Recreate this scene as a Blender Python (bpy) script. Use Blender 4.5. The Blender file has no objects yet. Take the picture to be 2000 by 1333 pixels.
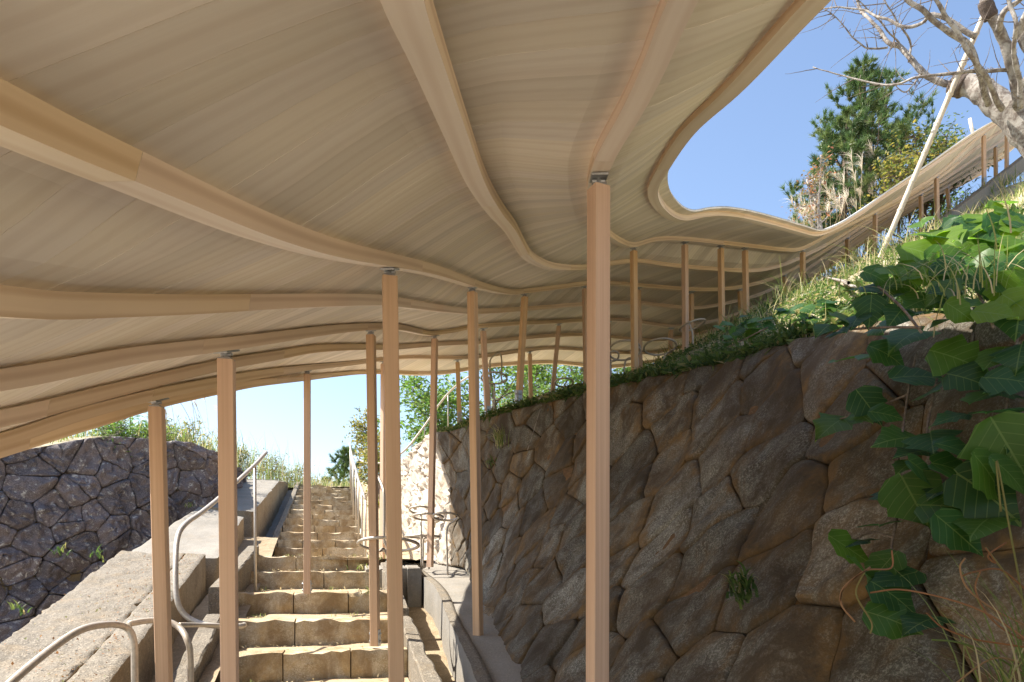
import bpy, math, random
import numpy as np
from mathutils import Vector, noise, Matrix

R = math.radians
scene = bpy.context.scene
col = scene.collection
# ------------------------------------------------------------------ camera, sky, sun, exposure
cam_d = bpy.data.cameras.new('camera'); cam = bpy.data.objects.new('camera', cam_d); col.objects.link(cam)
scene.camera = cam
cam.location = (0, 0, 0); cam.rotation_euler = (R(90), 0, 0)     # z = 0 is eye height
cam_d.sensor_width = 36; cam_d.lens = 24.0
F = 1333.3; V0 = 1102.0
cam_d.shift_y = (V0 - 666.5) / 2000.0
cam_d.clip_start = 0.05; cam_d.clip_end = 3000
SUN_AZ = -84.0; SUN_EL = 52.0                                     # degrees right of +Y, above the horizon
w = bpy.data.worlds.new('World'); scene.world = w; w.use_nodes = True
nt = w.node_tree; nt.nodes.clear()
sky = nt.nodes.new('ShaderNodeTexSky'); sky.sky_type = 'NISHITA'; sky.sun_disc = False
sky.sun_elevation = R(SUN_EL); sky.sun_rotation = R(SUN_AZ)
sky.air_density = 1.0; sky.dust_density = 1.3; sky.ozone_density = 0.9; sky.altitude = 100
bg = nt.nodes.new('ShaderNodeBackground'); bg.inputs['Strength'].default_value = 0.088
out = nt.nodes.new('ShaderNodeOutputWorld')
nt.links.new(sky.outputs[0], bg.inputs[0]); nt.links.new(bg.outputs[0], out.inputs[0])
sl = bpy.data.lights.new('sun', 'SUN'); sl.energy = 4.0; sl.angle = R(0.53); sl.color = (1, .93, .82)
so = bpy.data.objects.new('sun', sl); col.objects.link(so)
sd = Vector((math.sin(R(SUN_AZ))*math.cos(R(SUN_EL)), math.cos(R(SUN_AZ))*math.cos(R(SUN_EL)), math.sin(R(SUN_EL))))
so.rotation_euler = sd.to_track_quat('Z', 'Y').to_euler()
scene.view_settings.view_transform = 'Standard'; scene.view_settings.look = 'None'
scene.view_settings.exposure = 1.72; scene.view_settings.gamma = 1.0
scene.view_settings.use_curve_mapping = False
scene.render.engine = 'CYCLES'
scene.cycles.max_bounces = 10; scene.cycles.diffuse_bounces = 8; scene.cycles.transparent_max_bounces = 8

rng = np.random.default_rng(7); random.seed(7)

def U(u, v, y):
    """photo measurement (pixel, distance in metres) -> point in the place"""
    return Vector(((u-1000)/F*y, y, (V0-v)/F*y))

# ------------------------------------------------------------------ object helpers
def tag(o, label=None, cat=None, group=None, kind=None):
    if label: o['label'] = label
    if cat: o['category'] = cat
    if group: o['group'] = group
    if kind: o['kind'] = kind
    return o
def empty(name, loc=(0, 0, 0), label=None, cat=None, group=None, kind=None):
    o = bpy.data.objects.new(name, None); col.objects.link(o); o.location = loc
    o.empty_display_size = .1
    return tag(o, label, cat, group, kind)
def link(name, me, m, parent=None, smooth=False):
    if m and not me.materials: me.materials.append(m)
    if smooth: me.polygons.foreach_set('use_smooth', [True]*len(me.polygons))
    o = bpy.data.objects.new(name, me); col.objects.link(o)
    if parent:
        o.parent = parent
        pl = parent.location if parent.parent is None else parent.location + parent.parent.location
        o.location = -pl                                         # every mesh here is written in world space
    return o
def mesh(name, V, Fc, m=None, parent=None, smooth=False, uv=None):
    me = bpy.data.meshes.new(name); me.from_pydata([tuple(v) for v in V], [], Fc)
    if uv is not None:
        l = me.uv_layers.new(name='UVMap'); idx = np.empty(len(me.loops), int)
        me.loops.foreach_get('vertex_index', idx); l.data.foreach_set('uv', np.asarray(uv, float)[idx].ravel())
    me.update()
    return link(name, me, m, parent, smooth)
def fast_mesh(name, V, T, m=None, parent=None, smooth=False, attr=None, k=3):
    """V (n,3) array, T (m,k) int array, all faces with k corners"""
    me = bpy.data.meshes.new(name); V = np.asarray(V, np.float32); T = np.asarray(T, np.int32)
    me.vertices.add(len(V)); me.vertices.foreach_set('co', V.ravel())
    me.loops.add(T.size); me.loops.foreach_set('vertex_index', T.ravel())
    me.polygons.add(len(T)); me.polygons.foreach_set('loop_start', np.arange(0, T.size, k, dtype=np.int32))
    if attr is not None:
        a = me.attributes.new('var', 'FLOAT', 'POINT'); a.data.foreach_set('value', np.asarray(attr, np.float32))
    me.update(calc_edges=True); me.validate()
    return link(name, me, m, parent, smooth)

def catmull(P, n):
    """dense smooth curve through control points, n samples a span"""
    P = np.asarray(P, float); Q = np.vstack([2*P[0]-P[1], P, 2*P[-1]-P[-2]]); o = []
    for i in range(1, len(Q)-2):
        for j in range(n):
            t = j/n; a, b, c, d = Q[i-1], Q[i], Q[i+1], Q[i+2]
            o.append(.5*((2*b)+(-a+c)*t+(2*a-5*b+4*c-d)*t*t+(-a+3*b-3*c+d)*t**3))
    o.append(P[-1]); return np.array(o)

def tube_geo(P, r, sides=8, closed=False, caps=True):
    P = np.asarray(P, float); n = len(P)
    r = np.full(n, r, float) if np.isscalar(r) else np.asarray(r, float)
    if closed: T = np.roll(P, -1, 0)-np.roll(P, 1, 0)
    else: T = np.gradient(P, axis=0)
    T /= (np.linalg.norm(T, axis=1, keepdims=True)+1e-9)
    ref = np.array([0, 0, 1.]) if abs(T[0][2]) < .8 else np.array([1., 0, 0])
    N = np.cross(T[0], ref); N /= np.linalg.norm(N); V = []
    for i in range(n):
        N = N - T[i]*np.dot(N, T[i]); N /= (np.linalg.norm(N)+1e-9); B = np.cross(T[i], N)
        for k in range(sides):
            a = 2*math.pi*k/sides
            V.append(P[i]+r[i]*(math.cos(a)*N+math.sin(a)*B))
    Fc = []
    m = n if closed else n-1
    for i in range(m):
        i2 = (i+1) % n
        for k in range(sides):
            k2 = (k+1) % sides
            Fc.append((i*sides+k, i*sides+k2, i2*sides+k2, i2*sides+k))
    if caps and not closed:
        Fc.append(tuple(range(sides-1, -1, -1))); Fc.append(tuple((n-1)*sides+k for k in range(sides)))
    return V, Fc
def tube(name, P, r, m, parent=None, sides=8, closed=False):
    V, Fc = tube_geo(P, r, sides, closed)
    return mesh(name, V, Fc, m, parent, smooth=True)
class MB:
    def __init__(s): s.V = []; s.F = []
    def add(s, V, Fc):
        o = len(s.V); s.V += [tuple(v) for v in V]; s.F += [tuple(i+o for i in f) for f in Fc]
    def tube(s, P, r, sides=6, closed=False): s.add(*tube_geo(P, r, sides, closed))
    def build(s, name, m, parent=None, smooth=True): return mesh(name, s.V, s.F, m, parent, smooth)
BOXF = [(0, 3, 2, 1), (4, 5, 6, 7), (0, 1, 5, 4), (1, 2, 6, 5), (2, 3, 7, 6), (3, 0, 4, 7)]
def box_pts(c, ax, ay, az):
    c, ax, ay, az = map(Vector, (c, ax, ay, az))
    return [c-ax-ay-az, c+ax-ay-az, c+ax+ay-az, c-ax+ay-az, c-ax-ay+az, c+ax-ay+az, c+ax+ay+az, c-ax+ay+az]

# ------------------------------------------------------------------ materials
class NT:
    def __init__(s, name):
        s.m = bpy.data.materials.new(name); s.m.use_nodes = True; s.t = s.m.node_tree; s.t.nodes.clear()
        s.o = s.n('ShaderNodeOutputMaterial'); s.b = s.n('ShaderNodeBsdfPrincipled'); s.l(s.b.outputs[0], s.o.inputs[0])
        s.b.inputs['Specular IOR Level'].default_value = .3
    def n(s, k, **kw):
        x = s.t.nodes.new(k)
        for a, b in kw.items(): setattr(x, a, b)
        return x
    def l(s, a, b): s.t.links.new(a, b)
    def coord(s, kind='Object'): return s.n('ShaderNodeTexCoord').outputs[kind]
    def mapping(s, v, scale=(1, 1, 1), rot=(0, 0, 0), loc=None):
        x = s.n('ShaderNodeMapping'); x.inputs['Scale'].default_value = scale; x.inputs['Rotation'].default_value = rot
        s.l(v, x.inputs['Vector'])
        if loc is not None: s.l(loc, x.inputs['Location'])
        return x.outputs[0]
    def noise(s, v, sc, det=6, rough=.6, dist=0):
        x = s.n('ShaderNodeTexNoise'); x.inputs['Scale'].default_value = sc; x.inputs['Detail'].default_value = det
        x.inputs['Roughness'].default_value = rough; x.inputs['Distortion'].default_value = dist
        s.l(v, x.inputs['Vector']); return x.outputs[0]
    def voro(s, v, sc, feature='F1', out='Distance'):
        x = s.n('ShaderNodeTexVoronoi', feature=feature); x.inputs['Scale'].default_value = sc; s.l(v, x.inputs['Vector']); return x.outputs[out]
    def ramp(s, f, stops):
        x = s.n('ShaderNodeValToRGB'); e = x.color_ramp.elements
        while len(e) < len(stops): e.new(.5)
        for i, (p, c) in enumerate(stops):
            e[i].position = p; e[i].color = (c, c, c, 1) if np.isscalar(c) else (*c, 1)
        s.l(f, x.inputs[0]); return x.outputs[0]
    def mix(s, a, b, f, mode='MIX'):
        x = s.n('ShaderNodeMix', data_type='RGBA', blend_type=mode)
        for v, i in ((f, 0), (a, 6), (b, 7)):
            if hasattr(v, 'is_linked') or hasattr(v, 'links'): s.l(v, x.inputs[i])
            elif np.isscalar(v): x.inputs[i].default_value = v
            else: x.inputs[i].default_value = (*v, 1)
        return x.outputs[2]
    def math(s, op, a, b=0):
        x = s.n('ShaderNodeMath', operation=op)
        for v, i in ((a, 0), (b, 1)):
            if hasattr(v, 'links'): s.l(v, x.inputs[i])
            else: x.inputs[i].default_value = v
        return x.outputs[0]
    def bump(s, h, strength=.3, dist=.01, prev=None):
        x = s.n('ShaderNodeBump'); x.inputs['Strength'].default_value = strength; x.inputs['Distance'].default_value = dist
        s.l(h, x.inputs['Height'])
        if prev is not None: s.l(prev, x.inputs['Normal'])
        return x.outputs[0]
    def done(s, color, rough=.7, normal=None):
        if hasattr(color, 'links'): s.l(color, s.b.inputs['Base Color'])
        else: s.b.inputs['Base Color'].default_value = (*color, 1)
        if hasattr(rough, 'links'): s.l(rough, s.b.inputs['Roughness'])
        else: s.b.inputs['Roughness'].default_value = rough
        if normal is not None: s.l(normal, s.b.inputs['Normal'])
        return s.m

def wood(name, c1, c2, c3, var=.25, rough=.55, ring=.35, vs=26, fa=.18):
    """timber: UV u runs along the grain in metres, v across it; each piece gets its own cut by its random number"""
    s = NT(name); uv = s.coord('UV'); oi = s.n('ShaderNodeObjectInfo').outputs['Random']
    cx = s.n('ShaderNodeCombineXYZ'); s.l(s.math('MULTIPLY', oi, 37.), cx.inputs[0]); s.l(s.math('MULTIPLY', oi, 91.), cx.inputs[1]); s.l(s.math('MULTIPLY', oi, 13.), cx.inputs[2])
    v = s.mapping(uv, (1, 1, 1), (0, 0, 0), cx.outputs[0])
    fine = s.noise(s.mapping(v, (1.6, 210, 1)), 1, 3, .6)
    mid = s.noise(s.mapping(v, (.55, vs, 1)), 1, 5, .65, .4)
    # flame figure: rings of a slanting cut
    wv = s.n('ShaderNodeTexWave', wave_type='RINGS', rings_direction='SPHERICAL'); wv.inputs['Scale'].default_value = 1.0
    wv.inputs['Distortion'].default_value = 2.5; wv.inputs['Detail'].default_value = 3; wv.inputs['Detail Scale'].default_value = .7
    s.l(s.mapping(v, (.55, 4.5, 1)), wv.inputs['Vector'])
    c = s.mix(c1, c2, s.ramp(mid, [(.3, 0.), (.7, 1.)]))
    c = s.mix(c, c3, s.math('MULTIPLY', s.ramp(wv.outputs[1], [(.5, 0.), (1., 1.)]), ring))
    c = s.mix(c, c3, s.math('MULTIPLY', s.ramp(fine, [(.45, 0.), (.85, 1.)]), fa))
    hs = s.n('ShaderNodeHueSaturation')
    s.l(c, hs.inputs['Color'])
    r2 = s.math('FRACT', s.math('MULTIPLY', oi, 7.31))
    s.l(s.math('ADD', s.math('MULTIPLY', oi, var), 1-var*.5), hs.inputs['Value'])
    s.l(s.math('ADD', s.math('MULTIPLY', r2, .016), .492), hs.inputs['Hue'])
    s.l(s.math('ADD', s.math('MULTIPLY', r2, .3), .82), hs.inputs['Saturation'])
    return s.done(hs.outputs[0], rough, s.bump(fine, .06, .001))

M = {}
M['board'] = wood('cypress boards', (.85, .79, .705), (.785, .705, .61), (.62, .525, .43), .22, .62, .25, 13, .12)
M['beam'] = wood('pale larch beam', (.87, .78, .665), (.80, .69, .56), (.62, .46, .33), .1, .55, .3, 9, .06)
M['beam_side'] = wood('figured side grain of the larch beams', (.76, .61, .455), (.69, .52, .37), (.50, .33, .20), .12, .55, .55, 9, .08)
M['post'] = wood('cedar post', (.68, .475, .30), (.55, .35, .21), (.42, .25, .14), .2, .55, .2, 45, .15)

def stone_mat(name, base, dark, spot, warm, warm_amt, scale=1., brown=(.16, .09, .045), lichen=0., bump=.5, rnd=.4, edge=0.):
    s = NT(name); o = s.coord('Object'); oi = s.n('ShaderNodeObjectInfo').outputs['Random']
    big = s.noise(o, 1.6*scale, 5, .62, .3); grain = s.noise(o, 85*scale, 4, .9); mid = s.noise(o, 9*scale, 7, .65, .4)
    crys = s.voro(o, 150*scale)
    c = s.mix(base, dark, s.ramp(mid, [(.36, 0.), (.68, 1.)]))
    c = s.mix(c, spot, s.ramp(grain, [(.5, 0.), (.57, .9)]))
    c = s.mix(c, dark, s.math('MULTIPLY', s.ramp(crys, [(.0, 1.), (.35, 0.)]), .5))
    st = s.noise(s.mapping(o, (1, 1, .6)), 2.6*scale, 9, .68, .7)
    f = s.math('MULTIPLY', s.ramp(st, [(.47, 0.), (.62, 1.)]), warm_amt)
    c = s.mix(c, warm, f)
    st2 = s.noise(s.mapping(o, (1.3, 1.1, .8)), 3.1*scale, 10, .7, .5)
    c = s.mix(c, brown, s.math('MULTIPLY', s.ramp(st2, [(.44, 0.), (.6, 1.)]), min(1, warm_amt*1.3)))
    if lichen:
        li = s.noise(o, 14, 8, .72, .6)
        c = s.mix(c, (.5, .49, .46), s.math('MULTIPLY', s.ramp(li, [(.56, 0.), (.63, 1.)]), lichen))
    if edge:
        c = s.mix(c, brown, s.math('MULTIPLY', s.ramp(s.noise(o, .75, 4, .6), [(.46, 0.), (.6, 1.)]), .6))
        ea_ = s.n('ShaderNodeAttribute', attribute_name='edge').outputs['Fac']
        f = s.math('ADD', ea_, s.math('MULTIPLY', s.math('SUBTRACT', st, .5), 2.2))
        c = s.mix(c, s.mix(brown, warm, s.ramp(mid, [(.4, 0.), (.6, 1.)])), s.math('MULTIPLY', s.ramp(f, [(.72, 0.), (.98, 1.)]), edge))
    v = s.n('ShaderNodeHueSaturation'); s.l(c, v.inputs['Color']); s.l(s.math('ADD', s.math('MULTIPLY', oi, rnd), 1-rnd*.5), v.inputs['Value'])
    h = s.math('ADD', s.math('MULTIPLY', mid, 1.), s.math('MULTIPLY', grain, .25))
    n1 = s.bump(h, bump, .03); n2 = s.bump(grain, .35, .004, n1)
    return s.done(v.outputs[0], .88, n2)
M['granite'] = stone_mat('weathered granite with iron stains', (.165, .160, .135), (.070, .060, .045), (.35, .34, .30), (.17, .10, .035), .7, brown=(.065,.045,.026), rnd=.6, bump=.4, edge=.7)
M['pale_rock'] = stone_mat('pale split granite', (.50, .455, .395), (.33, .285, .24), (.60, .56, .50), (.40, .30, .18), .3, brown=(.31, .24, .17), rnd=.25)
M['dark_rock'] = stone_mat('dark lichen spotted rock', (.13, .11, .12), (.07, .06, .065), (.26, .235, .24), (.20, .15, .13), .25, lichen=.7, brown=(.12, .09, .08), rnd=.45)
M['step_stone'] = stone_mat('ochre stained step stone', (.50, .43, .31), (.29, .225, .135), (.60, .53, .42), (.46, .31, .13), .6, brown=(.24, .16, .08), rnd=.22)

def concrete(name, c1, c2, agg=.35, stain=(.25, .18, .10), stain_amt=.35):
    s = NT(name); o = s.coord('Object')
    a = s.noise(o, 2.2, 6, .6); b = s.noise(o, 30, 6, .7); ag = s.voro(o, 120, out='Color'); agd = s.voro(o, 120)
    g = s.n('ShaderNodeRGBToBW'); s.l(ag, g.inputs[0])
    c = s.mix(c1, c2, s.ramp(a, [(.3, 0.), (.7, 1.)]))
    c = s.mix(c, s.mix(tuple(x*1.75 for x in c1), tuple(x*.55 for x in c2), s.ramp(g.outputs[0], [(.4, 0.), (.55, 1.)])), s.math('MULTIPLY', s.ramp(b, [(.42, 0.), (.6, 1.)]), agg))
    st = s.noise(o, 4.5, 9, .7, .5)
    c = s.mix(c, stain, s.math('MULTIPLY', s.ramp(st, [(.5, 0.), (.66, 1.)]), stain_amt))
    h = s.math('ADD', s.math('MULTIPLY', agd, agg*1.4), b)
    return s.done(c, .9, s.bump(h, .5, .008))
M['concrete_rough'] = concrete('exposed aggregate concrete', (.205, .18, .145), (.135, .118, .093), .6)
M['concrete'] = concrete('weathered concrete', (.27, .25, .22), (.20, .185, .16), .22, stain_amt=.2)
M['concrete_side'] = concrete('stained concrete side', (.36, .29, .20), (.24, .18, .11), .35, (.16, .10, .05), .6)

def earth(name, c1, c2, sc=8):
    s = NT(name); o = s.coord('Object'); a = s.noise(o, sc, 8, .7, .2); b = s.noise(o, sc*12, 4, .7)
    c = s.mix(c1, c2, s.ramp(a, [(.35, 0.), (.65, 1.)])); c = s.mix(c, (.5, .42, .3), s.math('MULTIPLY', s.ramp(b, [(.55, 0.), (.7, 1.)]), .3))
    return s.done(c, .95, s.bump(s.math('ADD', a, s.math('MULTIPLY', b, .4)), .6, .02))
M['soil'] = earth('dark leafy soil', (.10, .075, .045), (.17, .125, .07))
M['bounce_gravel'] = earth('pale light bouncing gravel', (.50, .44, .35), (.42, .36, .27), 5)  # unseen lower ground made pale to bounce sun up under the canopy
M['sand'] = earth('packed sandy gravel', (.44, .35, .235), (.33, .25, .155), 5)
M['mortar'] = earth('rusty earth in the joints', (.10, .06, .03), (.19, .105, .045), 6)
M['grass_ground'] = earth('mossy dry turf', (.30, .26, .17), (.40, .34, .24), 4)

def leaf_mat(name, stops, trans=.35, rough=.5, veins=False):
    s = NT(name); a = s.n('ShaderNodeAttribute', attribute_name='var'); oi = s.n('ShaderNodeObjectInfo').outputs['Random']
    f = s.math('FRACT', s.math('ADD', a.outputs['Fac'], s.math('MULTIPLY', oi, .999)))
    c = s.ramp(f, stops); nrm = None
    if veins:
        uv = s.coord('UV'); nz = s.noise(s.coord('Object'), 12, 4, .6)
        c = s.mix(c, (.02, .05, .01), s.math('MULTIPLY', s.ramp(nz, [(.4, 0.), (.7, 1.)]), .25))
        sp = s.n('ShaderNodeSeparateXYZ'); s.l(uv, sp.inputs[0])
        ax = s.math('ABSOLUTE', sp.outputs[0])
        rib = s.math('LESS_THAN', ax, .012)
        w_ = s.math('SUBTRACT', sp.outputs[1], s.math('MULTIPLY', ax, .8))
        side = s.math('LESS_THAN', s.math('FRACT', s.math('MULTIPLY', w_, 6.)), .09)
        vv = s.math('MAXIMUM', rib, s.math('MULTIPLY', side, .6))
        c = s.mix(c, (.22, .32, .10), s.math('MULTIPLY', vv, .55))
        nrm = s.bump(s.math('SUBTRACT', nz, vv), .4, .004)
    s.done(c, rough, nrm)
    tr = s.n('ShaderNodeBsdfTranslucent'); mx = s.n('ShaderNodeMixShader'); mx.inputs[0].default_value = trans
    br = s.n('ShaderNodeHueSaturation'); br.inputs['Value'].default_value = 1.9; br.inputs['Saturation'].default_value = 1.1; s.l(c, br.inputs['Color'])
    s.l(br.outputs[0], tr.inputs[0])
    s.l(s.b.outputs[0], mx.inputs[1]); s.l(tr.outputs[0], mx.inputs[2]); s.l(mx.outputs[0], s.o.inputs[0])
    return s.m
M['kudzu'] = leaf_mat('kudzu leaf', [(0., (.035, .09, .032)), (.5, (.05, .13, .035)), (1., (.09, .18, .03))], .5, .4, True)
M['kudzu_sunlit'] = leaf_mat('sunlit kudzu leaf', [(0., (.09, .18, .025)), (.5, (.14, .25, .03)), (1., (.21, .32, .04))], .55, .4, True)  # lighter copy of the kudzu leaf: sunlit glow put into the colour
M['small_leaf'] = leaf_mat('low weeds', [(0., (.03, .06, .02)), (.35, (.06, .11, .03)), (.7, (.09, .14, .04)), (.9, (.16, .18, .06)), (1., (.28, .23, .12))], .35)
M['grass'] = leaf_mat('green and dry grass', [(0., (.09, .14, .035)), (.4, (.16, .22, .06)), (.65, (.26, .28, .10)), (.8, (.42, .37, .21)), (1., (.52, .45, .30))], .35)
M['dry_grass'] = leaf_mat('dry straw', [(0., (.30, .24, .13)), (.5, (.42, .36, .22)), (1., (.52, .45, .31))], .35)
M['reddish_grass'] = leaf_mat('reddish bent grass stalks', [(0., (.22, .10, .04)), (.6, (.33, .19, .10)), (1., (.12, .17, .04))], .2)
M['plume'] = leaf_mat('silvery pampas plume', [(0., (.52, .45, .36)), (1., (.68, .62, .53))], .4)
M['tree_leaf'] = leaf_mat('broad leaves', [(0., (.06, .12, .03)), (.5, (.10, .18, .04)), (1., (.19, .25, .07))], .4)
M['yellow_leaf'] = leaf_mat('yellowing leaves', [(0., (.09, .12, .03)), (.5, (.17, .17, .045)), (1., (.26, .21, .06))], .4)
M['red_leaf'] = leaf_mat('turning red leaves', [(0., (.13, .13, .05)), (.6, (.20, .13, .06)), (1., (.24, .10, .06))], .35)
M['pine'] = leaf_mat('pine needles', [(0., (.05, .095, .035)), (.6, (.085, .14, .045)), (1., (.14, .17, .06))], .25)
def bark(name, a, b, sc=20):
    s = NT(name); o = s.coord('Object'); n = s.noise(o, sc, 8, .7, .6); n2 = s.noise(o, sc*.25, 4, .6)
    c = s.mix(a, b, s.ramp(n, [(.42, 0.), (.58, 1.)])); c = s.mix(c, (.05, .04, .035), s.math('MULTIPLY', s.ramp(n2, [(.5, 0.), (.7, 1.)]), .4))
    return s.done(c, .9, s.bump(n, .7, .012))
M['grey_bark'] = bark('lichen grey bark', (.36, .335, .30), (.16, .13, .11))
M['twig'] = bark('twig bark', (.24, .20, .17), (.14, .11, .09), 40)
M['brown_bark'] = bark('brown bark', (.12, .085, .06), (.20, .15, .11))
M['wrap'] = bark('burlap wrap', (.075, .055, .045), (.13, .10, .08), 90)
M['bamboo'] = bark('dry bamboo', (.62, .55, .45), (.54, .46, .36), 6)
def metal(name, c, rough, metallic=0.):
    s = NT(name); s.b.inputs['Metallic'].default_value = metallic; n = s.noise(s.coord('Object'), 60, 4, .6)
    return s.done(s.mix(c, tuple(x*.78 for x in c), s.ramp(n, [(.4, 0.), (.7, 1.)])), rough)
M['pipe'] = metal('greige painted steel pipe', (.50, .45, .385), .42, .35)
M['galv'] = metal('galvanised steel', (.46, .47, .49), .42, .75)
M['roof'] = metal('grey roof membrane', (.42, .42, .42), .6)
# ================================================================== terrain controls
def poly_interp(P, t):
    """P (n,3) control list, t in 0..n-1"""
    P = np.asarray(P, float); t = np.clip(t, 0, len(P)-1); i = np.minimum(t.astype(int) if hasattr(t, 'astype') else int(t), len(P)-2)
    f = t-i
    return P[i]*(1-f)[..., None]+P[i+1]*f[..., None] if hasattr(f, 'shape') else P[i]*(1-f)+P[i+1]*f
HS = np.array([  # measured ground heights of the hill on the right
 (1.95, 1, .62), (1.78, 2.4, .93), (1.73, 3.6, 1.24), (1.5, 5, 1.46), (1.08, 6, 1.61), (.71, 6.8, 1.69), (0, 8, 1.8), (-.85, 9.6, 1.87), (-1.27, 10.5, 2.0),
 (-1.85, 12, 1.88), (-2.5, 14, 2.1), (.1, 8.15, 1.84), (-.33, 8.95, 1.88), (-.78, 10.2, 2.08), (.33, 11.6, 2.7), (.65, 10.8, 2.64), (1.4, 7.9, 2.12), (2.2, 8.7, 2.55),
 (2.82, 9.2, 3.08), (3.3, 9.6, 3.33), (4.5, 10.6, 4.2), (6.4, 12, 5.4), (8.1, 13, 6.28), (9.8, 14.2, 7.65), (3.06, 5.7, 2.52), (2.6, 5.2, 2.05), (3, 3.5, 1.75), (5, 7, 3.5), (8, 9, 5.6),
 (12, 12, 8.6), (15, 20, 11), (5, 16, 4.6), (0, 14, 3.2), (-2, 15, 2.4), (3, 13, 3.6), (6, 15.5, 4.6), (9, 17, 6.7), (12, 18.9, 9.2), (13.9, 19.8, 10.), (3.1, 2.0, 1.35), (-5, 20, 2.1), (-4.3, 25, 2.2),
 (5, 1, 2.4), (5, -4, 2), (2.1, -3, .5), (10, 2, 5), (10, 30, 6), (0, 30, 3.4), (25, 25, 14), (30, 5, 11), (30, 60, 14), (0, 60, 5), (60, 60, 20), (-10, 60, 3), (60, 0, 18), (5, 10.2, 4.2), (6.5, 10.5, 4.9), (3.2, 7.4, 2.9), (4.2, 8.6, 3.55)])
_A = np.c_[HS[:, :2], np.ones(len(HS))]
_pl = np.linalg.lstsq(_A, HS[:, 2], rcond=None)[0]
_res = HS[:, 2]-_A@_pl
def hill(x, y):
    x = np.asarray(x, float); y = np.asarray(y, float)
    d2 = (x[..., None]-HS[:, 0])**2+(y[..., None]-HS[:, 1])**2+.05
    wt = d2**-1.6
    return x*_pl[0]+y*_pl[1]+_pl[2]+(wt*_res).sum(-1)/wt.sum(-1)

# right retaining wall: foot and top lines, near to far
WF = [(1.05, -2.0, -1.8), (.62, 1.0, -1.4), (.36, 2.5, -1.0), (.19, 3.6, -.85), (-.04, 5, -.65), (-.2, 6, -.5), (-.35, 6.9, -.35), (-.5, 7.9, -.15), (-.62, 8.6, -.05), (-1.0, 9.4, .0), (-1.6, 11, .1), (-2.4, 13, .3)]
WT = [(2.1, -2, .5), (1.95, 1.0, .62), (1.78, 2.4, .93), (1.73, 3.6, 1.24), (1.5, 5, 1.46), (1.08, 6, 1.61), (.71, 6.8, 1.69), (0, 8, 1.80), (-.85, 9.6, 1.87), (-1.27, 10.5, 2.0), (-1.85, 12, 1.88), (-2.5, 14, 2.1)]
WF = catmull(WF, 6); WT = catmull(WT, 6)
ws = np.r_[0, np.cumsum(np.linalg.norm(np.diff((WF+WT)/2, axis=0), axis=1))]
WH = 2.35
def wall_r(s, h):
    a = np.array([np.interp(s, ws, WF[:, k]) for k in range(3)]); b = np.array([np.interp(s, ws, WT[:, k]) for k in range(3)])
    f = h/WH; p = a*(1-f)+b*f
    p[0] += .10*math.sin(math.pi*min(max(f, 0), 1)); return p
# left rock wall
LB = [(-11, 3, -1.3), (-7.4, 7, -1.3), (-6.3, 8.4, -1.2), (-5.55, 9.3, -1.1), (-4.85, 10.25, -.9), (-4.62, 10.6, -.8), (-4.95, 12.0, -.3), (-5.7, 14.5, .6)]
LT = [(-11.3, 3.2, .9), (-7.7, 7.2, 1.2), (-6.5, 8.65, 1.42), (-5.72, 9.55, 1.78), (-5.0, 10.42, 1.85), (-4.78, 10.75, 1.8), (-5.1, 12.1, 1.85), (-5.85, 14.6, 2.0)]
LB = catmull(LB, 5); LT = catmull(LT, 5)
ls = np.r_[0, np.cumsum(np.linalg.norm(np.diff((LB+LT)/2, axis=0), axis=1))]
LH = 2.9
def wall_l(s, h):
    a = np.array([np.interp(s, ls, LB[:, k]) for k in range(3)]); b = np.array([np.interp(s, ls, LT[:, k]) for k in range(3)])
    f = h/LH; return a*(1-f)+b*f

def sheet(name, rows, m, parent=None, kind='structure', smooth=True):
    n = len(rows[0]); V = [tuple(p) for r in rows for p in r]
    Fc = [(i*n+j, i*n+j+1, (i+1)*n+j+1, (i+1)*n+j) for i in range(len(rows)-1) for j in range(n-1)]
    o = mesh(name, V, Fc, m, parent, smooth)
    if kind: o['kind'] = kind
    return o
def nz(x, y, z, s=1.): return noise.noise(Vector((x*s, y*s, z*s)))

# ---------------- hill behind the right wall
ext = [(-3.2, 17, 2.15), (-3.9, 19, 2.15), (-5, 24, 2.3), (-8, 40, 2.8), (-14, 90, 4)]
TL = np.vstack([[(2.4, -8, .3)], WT, ext])
TLd = []
for a, b in zip(TL[:-1], TL[1:]):
    n_ = max(1, int(np.linalg.norm(b-a)/.35)) if np.linalg.norm(b-a) < 8 else 14
    for j in range(n_): TLd.append(a+(b-a)*j/n_)
TLd.append(TL[-1]); TLd = np.array(TLd)
rr = np.r_[0, .12, np.arange(.3, 8, .3), np.arange(8, 20, .8), np.arange(21, 60, 3), 80, 120]
rows = []
for p in TLd:
    X = p[0]+rr*.97; Y = p[1]+rr*.24+.0*rr; Z = hill(X, Y)
    k = np.clip(rr/.5, 0, 1); Z = p[2]*(1-k)+Z*k
    rows.append([(x, y, z+(.05*nz(x, y, 0, 1.3)+.02*nz(x, y, 3, 5))*min(1, r*2)) for x, y, z, r in zip(X, Y, Z, rr)])
sheet('hillside_ground', rows, M['grass_ground'])
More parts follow.
